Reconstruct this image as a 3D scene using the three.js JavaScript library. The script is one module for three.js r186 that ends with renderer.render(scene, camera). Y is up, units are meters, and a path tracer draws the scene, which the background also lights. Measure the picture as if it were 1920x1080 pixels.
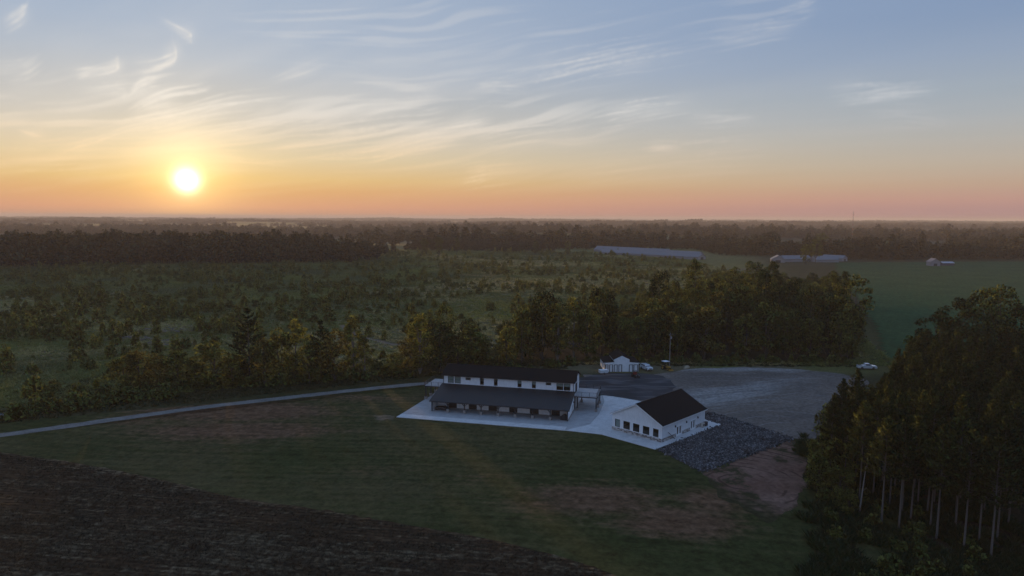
import * as THREE from 'three';
import { mergeGeometries } from 'three/addons/utils/BufferGeometryUtils.js';

// ------------------------------------------------------------------ camera, sky, sun, exposure
const scene = new THREE.Scene();
const renderer = new THREE.WebGLRenderer({ antialias: true });
renderer.toneMapping = THREE.LinearToneMapping;
renderer.toneMappingExposure = 1.0;
renderer.shadowMap.enabled = true;
const D2R = Math.PI / 180;
const camera = new THREE.PerspectiveCamera(45.75, 16 / 9, 0.5, 60000);
camera.rotation.order = 'YXZ';
camera.position.set(0, 48, 0);
camera.rotation.set(-5.888 * D2R, 0, 0.3 * D2R);

const SUN_AZ = -25.28, SUN_EL = 2.66;                     // degrees right of straight ahead, above the horizon
const sunDir = new THREE.Vector3(Math.sin(SUN_AZ * D2R) * Math.cos(SUN_EL * D2R), Math.sin(SUN_EL * D2R), -Math.cos(SUN_AZ * D2R) * Math.cos(SUN_EL * D2R));
const sun = new THREE.DirectionalLight(new THREE.Color().setRGB(1.0, 0.60, 0.24), 5.0);
sun.name = 'sun';
sun.position.copy(sunDir).multiplyScalar(600);
sun.castShadow = true;
sun.shadow.radius = 4;
sun.shadow.mapSize.set(4096, 4096);
Object.assign(sun.shadow.camera, { left: -400, right: 400, top: 250, bottom: -250, near: 1, far: 1600 });
scene.add(sun, sun.target);
scene.fog = new THREE.FogExp2(new THREE.Color().setRGB(1.0, 0.88, 0.76), 1.1e-4);

// ------------------------------------------------------------------ noise and numbers
function rng(a) { return () => { a = (a + 0x6d2b79f5) | 0; let t = Math.imul(a ^ (a >>> 15), 1 | a); t = (t + Math.imul(t ^ (t >>> 7), 61 | t)) ^ t; return ((t ^ (t >>> 14)) >>> 0) / 4294967296; }; }
const PERM = (() => { const r = rng(77), p = new Float32Array(65536); for (let i = 0; i < 65536; i++) p[i] = r(); return p; })();
function vnoise(x, y) {                                    // value noise, -1..1
  const ix = Math.floor(x), iy = Math.floor(y), fx = x - ix, fy = y - iy, u = fx * fx * (3 - 2 * fx), v = fy * fy * (3 - 2 * fy);
  const h = (a, b) => PERM[(Math.imul(a, 73) + Math.imul(b, 8191) + Math.imul(a ^ (b << 3), 31)) & 65535];
  const a = h(ix, iy), b = h(ix + 1, iy), c = h(ix, iy + 1), d = h(ix + 1, iy + 1);
  return 2 * (a + (b - a) * u + (c - a + (a - b - c + d) * u) * v) - 1;
}
function fbm(x, y, o = 4) { let s = 0, a = 0.5, n = 0; for (let i = 0; i < o; i++) { s += a * vnoise(x, y); n += a; a *= 0.5; x = x * 2.03 + 17.3; y = y * 2.03 - 9.1; } return s / n; }
const clamp = (x, a = 0, b = 1) => Math.min(b, Math.max(a, x));
const smooth = (a, b, x) => { const t = clamp((x - a) / (b - a)); return t * t * (3 - 2 * t); };
const lerp = (a, b, t) => a + (b - a) * t;
const mix3 = (a, b, t) => [lerp(a[0], b[0], t), lerp(a[1], b[1], t), lerp(a[2], b[2], t)];
const toLin = (c) => { c /= 255; return c <= 0.04045 ? c / 12.92 : Math.pow((c + 0.055) / 1.055, 2.4); };
const toSrgb = (c) => 255 * clamp(c <= 0.0031308 ? c * 12.92 : 1.055 * Math.pow(c, 1 / 2.4) - 0.055);
const S3 = (r, g, b) => [toLin(r), toLin(g), toLin(b)];

// ------------------------------------------------------------------ the sky: dawn air and cirrus
(function makeSky() {
  const W = 4096, H = 2048, data = new Float32Array(W * H * 4);
  const ramp = (keys, e) => { for (let i = 1; i < keys.length; i++) if (e <= keys[i][0]) return mix3(keys[i - 1][1], keys[i][1], clamp((e - keys[i - 1][0]) / (keys[i][0] - keys[i - 1][0]))); return keys[keys.length - 1][1]; };
  const away = [[0, S3(165, 132, 136)], [0.7, S3(170, 136, 137)], [1.4, S3(184, 146, 138)], [2.4, S3(184, 158, 142)], [3.8, S3(180, 168, 155)], [5.8, S3(172, 172, 170)], [7.2, S3(165, 172, 178)], [8.9, S3(154, 167, 180)], [11.3, S3(140, 158, 183)], [14, S3(127, 149, 181)], [25, S3(116, 145, 188)], [50, S3(108, 141, 190)], [90, S3(104, 138, 188)]];
  const near = [[0, S3(206, 148, 120)], [0.7, S3(222, 160, 124)], [2, S3(226, 174, 118)], [2.9, S3(230, 192, 130)], [4.5, S3(226, 205, 166)], [5.8, S3(217, 204, 180)], [7.4, S3(202, 197, 188)], [9.5, S3(190, 192, 194)], [11.6, S3(178, 188, 201)], [13.7, S3(167, 182, 202)], [17, S3(158, 176, 200)], [30, S3(128, 155, 194)], [90, S3(104, 138, 188)]];
  const anti = [[0, S3(150, 146, 164)], [4, S3(156, 162, 184)], [9, S3(148, 166, 196)], [14, S3(138, 164, 202)], [30, S3(122, 154, 202)], [90, S3(104, 138, 188)]];
  // cirrus wisps: [[azimuth, elevation] ...] in degrees, half width in degrees, strength
  const wisps = [
    [[[-36.0, 12.0], [-34.9, 13.0], [-34.4, 13.8]], 0.22, 0.50], [[[-32.6, 9.4], [-31.2, 9.9], [-29.5, 10.6], [-29.4, 11.2]], 0.16, 0.90],
    [[[-30.1, 9.9], [-28.1, 10.3], [-26.5, 10.8], [-25.7, 11.4], [-25.9, 12.6]], 0.25, 0.60], [[[-25.8, 12.6], [-24.6, 13.0], [-25.6, 13.5], [-27.2, 14.2]], 0.20, 0.30],
    [[[-29.0, 8.7], [-28.1, 9.4], [-27.1, 9.8], [-25.3, 10.3]], 0.20, 0.80], [[[-30.5, 8.4], [-29.2, 8.6], [-28.7, 8.3]], 0.13, 0.30],
    [[[-30.3, 6.4], [-28.6, 7.7], [-27.5, 8.3], [-26.1, 8.9], [-24.3, 9.3], [-23.0, 9.7]], 0.20, 0.90], [[[-33.5, 4.7], [-31.5, 5.3], [-28.6, 6.3], [-26.0, 7.0], [-22.7, 8.1], [-19.4, 8.7], [-16.1, 9.0]], 0.31, 0.75],
    [[[-27.6, 6.0], [-25.1, 6.7], [-22.3, 7.4], [-19.1, 7.9]], 0.22, 0.50], [[[-27.0, 5.2], [-23.3, 6.2], [-19.5, 7.1], [-16.5, 7.5]], 0.27, 0.60],
    [[[-21.8, 5.8], [-17.5, 6.3], [-13.4, 6.7], [-9.2, 7.5], [-5.3, 7.8]], 0.45, 0.50], [[[-16.6, 4.7], [-11.4, 4.9], [-8.2, 5.8], [-4.9, 6.4], [-0.5, 6.9]], 0.34, 0.60],
    [[[-10.3, 6.3], [-4.9, 7.3], [-0.5, 8.1]], 0.20, 0.55], [[[-37.1, 8.9], [-35.0, 9.5], [-33.7, 10.5]], 0.27, 0.35], [[[-35.7, 5.6], [-34.7, 5.4], [-33.9, 5.3]], 0.13, 0.45],
    [[[-4.5, 3.0], [-2.3, 3.5], [1.3, 4.0]], 0.40, 0.60], [[[-32.5, 8.7], [-29.8, 9.3], [-27.4, 9.8]], 0.22, 0.25], [[[-28.9, 7.2], [-26.8, 7.8], [-24.7, 8.2]], 0.22, 0.40],
    [[[-36.5, 3.6], [-32.0, 3.9], [-26.6, 4.4]], 0.31, 0.30], [[[-25.2, 4.4], [-21.5, 4.3], [-16.6, 4.0]], 0.31, 0.30], [[[-19.4, 10.2], [-17.0, 11.1], [-14.4, 12.1]], 0.22, 0.20],
    [[[-4.5, 6.0], [0.8, 7.1], [6.5, 7.5]], 0.40, 0.45], [[[6.1, 7.8], [10.3, 8.6], [15.5, 9.2]], 0.31, 0.60], [[[-4.4, 10.3], [1.7, 11.4], [6.8, 12.3], [12.3, 13.0], [19.1, 13.9]], 0.49, 0.30],
    [[[15.6, 13.5], [19.5, 13.9], [23.2, 14.1]], 0.36, 0.25], [[[23.8, 8.8], [28.0, 9.0], [32.3, 9.0]], 0.36, 0.50], [[[10.0, 5.6], [12.1, 5.7], [14.6, 5.6]], 0.18, 0.40], [[[19.4, 15.1], [22.0, 15.4], [23.5, 15.6]], 0.31, 0.25],
    [[[13.7, 7.7], [17.0, 7.7], [19.7, 7.9]], 0.22, 0.30], [[[26.0, 7.3], [29.5, 7.2], [33.3, 6.6]], 0.36, 0.20], [[[-4.4, 9.4], [-1.8, 10.0], [2.1, 9.7]], 0.45, 0.20], [[[1.7, 3.4], [14.6, 4.7], [22.5, 4.9]], 0.72, 0.20]];
  const PPD = W / 360, cover = new Float32Array(W * H), R = rng(5);
  const splat = (az, el, rad, a) => {                       // a soft dot, radius in pixels
    const cx = (az - 90 + 180) * PPD, cy = (el + 90) * PPD, n = Math.ceil(rad * 2.2);
    for (let y = Math.max(0, Math.round(cy) - n); y <= Math.min(H - 1, Math.round(cy) + n); y++) for (let x = Math.round(cx) - n; x <= Math.round(cx) + n; x++) {
      const d = ((x - cx) ** 2 + (y - cy) ** 2) / (rad * rad);
      if (d < 4.8) cover[y * W + ((x + W) % W)] += a * Math.exp(-d);
    }
  };
  for (const [pts, wide, strength] of wisps) {
    const curve = new THREE.CatmullRomCurve3(pts.map(([a, e]) => new THREE.Vector3(a, e, 0))), len = curve.getLength(), steps = Math.ceil(len * PPD / 0.6), pos = curve.getPoints(steps);
    const lay = (count, spread, rad0, rad1, gain) => {
      for (let k = 0; k < count; k++) {
        const off = (R() + R() - 1) * wide * spread, span = 0.35 + 0.6 * R(), t0 = (R() - 0.12) * (1.1 - span), t1 = t0 + span, ph = R() * 50, slant = (R() - 0.4) * 0.07 * len, rad = rad0 + R() * R() * (rad1 - rad0), peak = 0.25 + 0.4 * R(), bend = (R() - 0.5) * wide;
        for (let i = Math.max(0, Math.floor(t0 * steps)); i <= Math.min(steps, t1 * steps); i++) {
          const t = i / steps, q = (t - t0) / span, w = smooth(0, peak, q) * (1 - smooth(peak, 1, q)), f = 0.65 + 0.5 * vnoise(t * len * 3.1 + ph, k * 3.1), p = pos[i];
          splat(p.x, p.y + off + slant * (q - 0.5) + bend * q * q + 0.05 * vnoise(t * len * 0.8 + ph, 7 + k), rad, Math.max(0, strength * w * f * gain));
        }
      }
    };
    lay(Math.round(7 + wide * 26), 3.4, 0.5, 1.2, 0.40); lay(5, 3.0, 3, 8, 0.020);
  }
  const sd = [sunDir.x, sunDir.y, sunDir.z];
  for (let row = 0; row < H; row++) {
    const el = ((row + 0.5) / H - 0.5) * 180, up = el * D2R, ce = Math.cos(up), se = Math.sin(up), e = Math.max(0, el), cn = ramp(near, e), ca = ramp(away, e), cb = ramp(anti, e);
    for (let col = 0; col < W; col++) {
      const round = ((col + 0.5) / W - 0.5) * 2 * Math.PI, o = (row * W + col) * 4;
      let az = round / D2R + 90; if (az > 180) az -= 360;
      let da = Math.abs(az - SUN_AZ); if (da > 180) da = 360 - da;
      const w = Math.exp(-Math.pow(da / 41, 2));
      let c = mix3(mix3(ca, cb, smooth(65, 130, da)), cn, w);
      if (el > -1) {
        const x = Math.cos(round) * ce, z = Math.sin(round) * ce, dot = clamp(x * sd[0] + se * sd[1] + z * sd[2], -1, 1), ang = Math.acos(dot) / D2R;
        // thin veils on a high sheet of air
        const k = 1 / (se + 0.09), u = (x * 0.8 + z * 0.6) * k, v = (-x * 0.6 + z * 0.8) * k, wob = fbm(u * 0.7 + 3, v * 0.7, 3) * 0.7;
        let veil = smooth(0.02, 0.75, fbm(u * 0.55 + wob, v * 3.2 + wob * 1.7, 5) * 0.5 + 0.34 + 0.25 * fbm(u * 0.3 - 8, v * 0.3 + 4, 2)) * smooth(0.3, 4, el) * (1 - 0.75 * smooth(18, 60, el));
        veil *= (0.07 + 0.20 * Math.exp(-Math.pow(da / 28, 2))) * (1 - 0.5 * smooth(6, 13, el));
        let fib = 0;
        if (el > 1.5 && el < 45) {
          const th = 0.16 + 0.09 * vnoise(az / 19 + 2, el / 6), sa = az * Math.cos(th) + el * Math.sin(th), ta = -az * Math.sin(th) + el * Math.cos(th), wx = fbm(az / 7 + 1, el / 3, 2);
          const band = Math.exp(-Math.pow((el - 6.6 - 0.05 * (az + 20)) / 2.7, 2)) * smooth(16, -8, az) * smooth(-80, -45, az), loose = smooth(0.05, 0.5, fbm(az / 15 + 5, el / 5 + 2, 2)) * 0.26;
          fib = smooth(0.02, 0.62, fbm(sa / 7.5 + 3, (ta + wx * 0.5) / 0.46, 4) + 0.08) * clamp(band * 0.85 + loose * smooth(1.5, 5, el));
        }
        const streak = 1 - Math.exp(-cover[row * W + col] - fib * 0.75);
        const tone = mix3(mix3(S3(250, 218, 172), S3(206, 190, 180), smooth(10, 60, da)), mix3(S3(240, 234, 226), S3(198, 202, 208), smooth(15, 70, da)), smooth(3.5, 9, el));
        c = mix3(c, tone, clamp(veil + streak * 0.85));
        // bright air round the sun, seen through the thin cloud
        const g1 = Math.exp(-Math.pow(ang / 0.66, 1.7)), g2 = Math.exp(-ang / 2.0), g3 = Math.exp(-ang / 6.5);
        const across = Math.exp(-Math.pow((az - SUN_AZ) / 2.6, 2)) * Math.exp(-Math.pow((el - SUN_EL - 1.6) / 2.0, 2));
        c = [c[0] + 3 * g1 + 0.68 * g2 + 0.16 * g3 + 0.12 * across, c[1] + 2.7 * g1 + 0.47 * g2 + 0.10 * g3 + 0.12 * across, c[2] + 2.3 * g1 + 0.13 * g2 + 0.01 * g3 + 0.08 * across];
      }
      data[o] = c[0]; data[o + 1] = c[1]; data[o + 2] = c[2]; data[o + 3] = 1;
    }
  }
  const t = new THREE.DataTexture(data, W, H, THREE.RGBAFormat, THREE.FloatType);
  t.mapping = THREE.EquirectangularReflectionMapping; t.magFilter = THREE.LinearFilter; t.needsUpdate = true;
  scene.background = t; scene.environment = t;
})();

// ------------------------------------------------------------------ helpers: geometry, things, parts
const taken = new Map();
function numbered(name) { const n = taken.get(name) ?? 0; taken.set(name, n + 1); return n ? name + '_' + String(n).padStart(3, '0') : name; }
function plain(g) { const n = g.index ? g.toNonIndexed() : g; for (const k of Object.keys(n.attributes)) if (!['position', 'normal', 'uv'].includes(k)) n.deleteAttribute(k); n.clearGroups(); return n; }
const merged = (list) => mergeGeometries(list.map(plain));
function metreUV(g) {                                       // uv in metres from the face's own plane
  const p = g.attributes.position, n = g.attributes.normal, uv = new Float32Array(p.count * 2);
  for (let i = 0; i < p.count; i++) {
    const ax = Math.abs(n.getX(i)), ay = Math.abs(n.getY(i)), az = Math.abs(n.getZ(i));
    if (ay > ax && ay > az) { uv[i * 2] = p.getX(i); uv[i * 2 + 1] = p.getZ(i); } else if (ax > az) { uv[i * 2] = p.getZ(i); uv[i * 2 + 1] = p.getY(i); } else { uv[i * 2] = p.getX(i); uv[i * 2 + 1] = p.getY(i); }
  }
  g.setAttribute('uv', new THREE.BufferAttribute(uv, 2)); return g;
}
function box(x0, x1, y0, y1, z0, z1) {
  const g = new THREE.BoxGeometry(x1 - x0, y1 - y0, z1 - z0); g.translate((x0 + x1) / 2, (y0 + y1) / 2, (z0 + z1) / 2); return metreUV(plain(g));
}
function bar(a, b, w, h = w) {                              // a squared bar from a to b
  const A = new THREE.Vector3(...a), B = new THREE.Vector3(...b), d = B.clone().sub(A), g = new THREE.BoxGeometry(w, h, d.length());
  const q = new THREE.Quaternion().setFromRotationMatrix(new THREE.Matrix4().lookAt(B, A, Math.abs(d.y) > 0.99 * d.length() ? new THREE.Vector3(1, 0, 0) : new THREE.Vector3(0, 1, 0)));
  g.applyQuaternion(q); const m = A.add(B).multiplyScalar(0.5); g.translate(m.x, m.y, m.z); return plain(g);
}
function limb(a, b, r0, r1, n = 6) {                        // a tapered round limb
  const A = new THREE.Vector3(...a), B = new THREE.Vector3(...b), d = B.clone().sub(A), g = new THREE.CylinderGeometry(r1, r0, d.length(), n, 1, true);
  g.translate(0, d.length() / 2, 0); g.applyQuaternion(new THREE.Quaternion().setFromUnitVectors(new THREE.Vector3(0, 1, 0), d.normalize())); g.translate(A.x, A.y, A.z); return plain(g);
}
function cyl(r0, r1, h, n, x, y, z, axis = 'y') {
  const g = new THREE.CylinderGeometry(r1, r0, h, n); if (axis === 'x') g.rotateZ(Math.PI / 2); if (axis === 'z') g.rotateX(Math.PI / 2); g.translate(x, y, z); return plain(g);
}
function wallShape(outline, holes, depth) {                 // a wall of that outline in x, y with openings, from z = 0 back to -depth
  const s = new THREE.Shape(outline.map(([x, y]) => new THREE.Vector2(x, y)));
  for (const [x0, x1, y0, y1] of holes) s.holes.push(new THREE.Path([[x0, y0], [x1, y0], [x1, y1], [x0, y1]].map(([x, y]) => new THREE.Vector2(x, y))));
  const g = new THREE.ExtrudeGeometry(s, { depth, bevelEnabled: false }); g.translate(0, 0, -depth); return metreUV(plain(g));
}
function obj(name, geo, mat, parent) {
  const m = new THREE.Mesh(Array.isArray(geo) ? merged(geo) : geo, mat); m.name = parent && parent !== scene ? name : numbered(name);
  m.castShadow = m.receiveShadow = true; (parent ?? scene).add(m); return m;
}
function tag(o, label, category, group, kind) { o.userData.label = label; if (category) o.userData.category = category; if (group) o.userData.group = group; if (kind) o.userData.kind = kind; return o; }
function thing(name, label, category, [x, y, z] = [0, 0, 0], turn = 0, group) {
  const o = new THREE.Group(); o.name = numbered(name); o.position.set(x, y, z); o.rotation.y = turn; scene.add(o); return tag(o, label, category, group);
}
function sub(name, parent) { const o = new THREE.Group(); o.name = name; parent.add(o); return o; }
function dup(root, [x, y, z], turn, label, group, scale = 1, tall = scale) {
  const r = root.clone(); r.name = numbered(root.name.replace(/_\d{3}$/, '')); r.userData = { ...root.userData }; scene.add(r);
  r.position.set(x, y, z); r.rotation.set(0, turn, 0); r.scale.set(scale, tall, scale); tag(r, label, null, group); return r;
}

// ------------------------------------------------------------------ textures and materials
function tex(w, h, fn, repeat = true) {
  const d = new Uint8Array(w * h * 4);
  for (let y = 0; y < h; y++) for (let x = 0; x < w; x++) { const c = fn((x + 0.5) / w, (y + 0.5) / h), o = (y * w + x) * 4; d[o] = toSrgb(c[0]); d[o + 1] = toSrgb(c[1]); d[o + 2] = toSrgb(c[2]); d[o + 3] = 255; }
  const t = new THREE.DataTexture(d, w, h); t.colorSpace = THREE.SRGBColorSpace; t.magFilter = THREE.LinearFilter; if (repeat) t.wrapS = t.wrapT = THREE.RepeatWrapping; t.needsUpdate = true; return t;
}
function grey(w, h, fn, repeat = true) {
  const d = new Uint8Array(w * h * 4);
  for (let y = 0; y < h; y++) for (let x = 0; x < w; x++) { const c = 255 * clamp(fn((x + 0.5) / w, (y + 0.5) / h)), o = (y * w + x) * 4; d[o] = d[o + 1] = d[o + 2] = c; d[o + 3] = 255; }
  const t = new THREE.DataTexture(d, w, h); t.magFilter = THREE.LinearFilter; if (repeat) t.wrapS = t.wrapT = THREE.RepeatWrapping; t.needsUpdate = true; return t;
}
function tiled(u, v, n, o) {                                // fbm that repeats every 1 in u and v
  const a = u * n, b = v * n, f = (x, y) => fbm(x, y, o), su = smooth(0.8, 1, u), sv = smooth(0.8, 1, v);
  return lerp(lerp(f(a, b), f(a - n, b), su), lerp(f(a, b - n), f(a - n, b - n), su), sv);
}
const rep = (t, x, y = x) => { const c = t.clone(); c.repeat.set(x, y); c.needsUpdate = true; return c; };
const lin = (r, g, b) => new THREE.Color().setRGB(r, g, b);
const std = (c, rough = 0.85, more = {}) => new THREE.MeshStandardMaterial({ color: lin(...c), roughness: rough, ...more });
const mottle = tex(512, 512, (u, v) => { const n = 0.78 + 0.16 * tiled(u, v, 6, 4) + 0.12 * tiled(u + 0.37, v, 40, 2); return [n, n, n]; });
const streaky = tex(512, 512, (u, v) => { const n = 0.86 + 0.08 * tiled(u, v * 0.12, 30, 3) + 0.06 * tiled(u, v, 5, 3); return [n, n, n]; });
const M = {
  white: std([0.88, 0.885, 0.89], 0.6, { map: rep(streaky, 0.25) }), trim: std([0.82, 0.82, 0.82], 0.5), black: std([0.018, 0.018, 0.02], 0.5), iron: std([0.02, 0.02, 0.022], 0.45, { metalness: 0.5 }),
  shingle: new THREE.MeshPhysicalMaterial({ color: lin(0.014, 0.013, 0.013), roughness: 0.95, specularIntensity: 0.25, map: rep(mottle, 0.3) }), metalRoof: std([0.017, 0.016, 0.016], 0.55, { metalness: 0.1, map: rep(streaky, 0.2) }),
  door: std([0.022, 0.018, 0.016], 0.55), concrete: std([0.68, 0.66, 0.64], 0.9, { map: rep(mottle, 0.12) }), concreteOld: std([0.45, 0.44, 0.43], 0.92, { map: rep(mottle, 0.12) }),
  plinth: std([0.34, 0.31, 0.28], 0.95, { map: rep(mottle, 1.2) }), deck: std([0.55, 0.52, 0.50], 0.85, { map: rep(mottle, 0.3) }), inner: std([0.25, 0.24, 0.22], 0.9), blind: std([0.34, 0.38, 0.34], 0.9),
  glass: new THREE.MeshPhysicalMaterial({ color: lin(0.75, 0.8, 0.8), roughness: 0.04, transmission: 1, thickness: 0, ior: 1.6 }),
  bark: std([0.11, 0.09, 0.075], 0.95, { map: rep(mottle, 2, 0.6) }), pineBark: std([0.14, 0.118, 0.10], 0.95, { map: rep(mottle, 3, 1) }), pale: std([0.23, 0.21, 0.185], 0.9, { map: rep(mottle, 1, 0.4) }),
  tyre: std([0.015, 0.015, 0.015], 0.9), chrome: std([0.5, 0.5, 0.5], 0.25, { metalness: 0.9 }), carPaint: new THREE.MeshPhysicalMaterial({ color: lin(0.62, 0.63, 0.64), roughness: 0.4, clearcoat: 0.8, clearcoatRoughness: 0.08 }),
  carGlass: std([0.012, 0.014, 0.016], 0.06), lampGlass: std([0.6, 0.6, 0.58], 0.15), redPlastic: std([0.22, 0.02, 0.015], 0.5), yellow: std([0.36, 0.2, 0.03], 0.6), tan: std([0.33, 0.27, 0.18], 0.9), farRoof: std([0.17, 0.175, 0.185], 0.75), farWall: std([0.26, 0.25, 0.25], 0.85),
  wood: std([0.10, 0.075, 0.055], 0.85), brush: std([0.22, 0.18, 0.17], 0.95),
};

const matte = (o) => new THREE.MeshPhysicalMaterial({ specularIntensity: 0.08, ...o });   // soil, grass, dust: no sheen
// ------------------------------------------------------------------ terrain
function hgt(x, z) {
  const r = Math.hypot(x - 20, z + 165), a = smooth(270, 1000, r), b = smooth(1400, 5000, r);
  return a * (4.5 * fbm(x / 330 + 3.1, z / 330, 2) + 2 - 9 * smooth(-120, -420, x) * smooth(-760, -1000, z)) + b * (2 + 30 * fbm(x / 1500, z / 700 + 5, 3));
}
const inPoly = (p, x, z) => { let c = false; for (let i = 0, j = p.length - 1; i < p.length; j = i++) if ((p[i][1] > z) !== (p[j][1] > z) && x < ((p[j][0] - p[i][0]) * (z - p[i][1])) / (p[j][1] - p[i][1]) + p[i][0]) c = !c; return c; };
const PINE = [[55, -113], [59, -123], [79, -143], [115, -188], [160, -188], [95, -95], [69, -91], [63, -97], [57.5, -104]];
const GROVE = [[-40, -203], [-5, -213], [20, -222], [45, -228], [62, -228], [90, -229], [112, -226], [124, -244], [150, -300], [205, -420], [128, -430], [92, -330], [66, -285], [20, -262], [-20, -232], [-40, -216]];
const CROP = [[120, -232], [132, -242], [160, -300], [215, -430], [300, -640], [350, -745], [470, -755], [1000, -770], [1000, -262], [204, -236]];
function meadow(x, z) { return smooth(-203, -214, z + (x < -30 ? (x + 30) * 0.42 : 0)) * (1 - smooth(100, 160, x + (z + 250) * 0.28)); }
function groundColour(x, z) {
  const n1 = fbm(x / 60, z / 60, 3), n2 = fbm(x / 17 + 40, z / 17, 3), n3 = fbm(x / 170 - 9, z / 120 + 3, 2);
  let c = mix3([0.058, 0.060, 0.026], [0.080, 0.072, 0.040], clamp(0.5 + n1));
  const md = meadow(x, z);
  c = mix3(c, mix3(mix3([0.150, 0.158, 0.054], [0.205, 0.182, 0.080], clamp(0.5 + n1 + 0.4 * n2)), [0.17, 0.145, 0.10], smooth(0.16, 0.6, n3 + 0.5 * n2) * 0.8), md);
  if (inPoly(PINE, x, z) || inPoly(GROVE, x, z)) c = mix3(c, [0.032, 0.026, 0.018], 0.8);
  return c;
}
(function ground() {
  const nx = 260, nz = 300, pos = [], col = [], uv = [], idx = [];
  const px = (t) => 70 * Math.sinh(6.35 * t), pz = (t) => -165 + 75 * Math.sinh(6.2 * t);
  for (let j = 0; j <= nz; j++) for (let i = 0; i <= nx; i++) {
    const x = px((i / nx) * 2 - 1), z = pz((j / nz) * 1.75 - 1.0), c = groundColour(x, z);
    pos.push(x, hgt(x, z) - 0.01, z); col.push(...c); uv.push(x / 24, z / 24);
  }
  for (let j = 0; j < nz; j++) for (let i = 0; i < nx; i++) { const a = j * (nx + 1) + i, b = a + nx + 1; idx.push(a, b, a + 1, b, b + 1, a + 1); }
  const g = new THREE.BufferGeometry(); g.setAttribute('position', new THREE.Float32BufferAttribute(pos, 3)); g.setAttribute('color', new THREE.Float32BufferAttribute(col, 3)); g.setAttribute('uv', new THREE.Float32BufferAttribute(uv, 2)); g.setIndex(idx); g.computeVertexNormals();
  const earth = tex(1024, 1024, (u, v) => { const n = 0.72 + 0.22 * tiled(u, v, 8, 5) + 0.3 * tiled(u + 0.2, v + 0.4, 60, 3); return [n * 1.03, n, n * 0.92]; });
  const bump = grey(512, 512, (u, v) => 0.5 + 0.5 * tiled(u, v, 30, 4));
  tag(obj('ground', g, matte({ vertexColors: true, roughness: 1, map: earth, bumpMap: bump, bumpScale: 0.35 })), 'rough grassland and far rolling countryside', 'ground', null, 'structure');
})();

// flat sheets on the level site
function rough(poly, step, amp, seed, only) {               // an outline with small wobbles along its edges
  const out = [], n = poly.length;
  for (let i = 0; i < n; i++) {
    const [x0, z0] = poly[i], [x1, z1] = poly[(i + 1) % n], L = Math.hypot(x1 - x0, z1 - z0), k = only && !only.includes(i) ? 1 : Math.max(1, Math.round(L / step)), tx = (x1 - x0) / L, tz = (z1 - z0) / L;
    for (let j = 0; j < k; j++) { const t = j / k, d = k === 1 ? 0 : amp * (fbm((x0 + tx * L * t) / 3 + seed, (z0 + tz * L * t) / 3, 3) * 1.6); out.push([x0 + tx * L * t - tz * d, z0 + tz * L * t + tx * d]); }
  }
  return out;
}
function sheet(name, poly, y, mat, label, category, frame, holes = []) {   // frame: [x0, z0, width, depth] for a texture made for that area, else uv in metres
  const s = new THREE.Shape(poly.map(([x, z]) => new THREE.Vector2(x, -z)));
  for (const h of holes) s.holes.push(new THREE.Path(h.map(([x, z]) => new THREE.Vector2(x, -z))));
  const g = new THREE.ShapeGeometry(s); g.rotateX(-Math.PI / 2); const p = g.attributes.position, uv = g.attributes.uv;
  for (let i = 0; i < p.count; i++) { if (frame) uv.setXY(i, (p.getX(i) - frame[0]) / frame[2], (p.getZ(i) - frame[1]) / frame[3]); else uv.setXY(i, p.getX(i), p.getZ(i)); p.setY(i, y); }
  return tag(obj(name, g, mat), label, category, null, 'structure');
}
function smoothLine(pts, n) { return new THREE.CatmullRomCurve3(pts.map(([x, z]) => new THREE.Vector3(x, 0, z))).getPoints(n).map((p) => [p.x, p.z]); }
function ribbon(pts, w, seed, amp = 0.25) {
  const L = [], Rr = [];
  pts.forEach(([x, z], i) => { const a = pts[Math.max(0, i - 1)], b = pts[Math.min(pts.length - 1, i + 1)], l = Math.hypot(b[0] - a[0], b[1] - a[1]), nx = -(b[1] - a[1]) / l, nz = (b[0] - a[0]) / l, k = w / 2 + amp * fbm(i * 0.7 + seed, 1, 2), k2 = w / 2 + amp * fbm(i * 0.7 + seed, 9, 2); L.push([x + nx * k, z + nz * k]); Rr.push([x - nx * k2, z - nz * k2]); });
  return [...L, ...Rr.reverse()];
}
const DRIVE = smoothLine([[-135, -131], [-116.6, -142.4], [-103.7, -150.7], [-95.2, -156.6], [-85.9, -162.9], [-75.8, -169.4], [-64.3, -175.4], [-52, -181.8], [-38.9, -188.2], [-25.4, -194.0], [-8, -199.5], [8, -200.5], [22, -198]], 120);
const FIELD_EDGE = smoothLine([[-140, -146], [-103.9, -134.6], [-83.8, -128.5], [-64.2, -120.6], [-46.2, -112.4], [-31.4, -108], [-17.5, -103.2], [0.2, -96.5], [13.9, -88.1], [26, -74]], 160);
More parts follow.
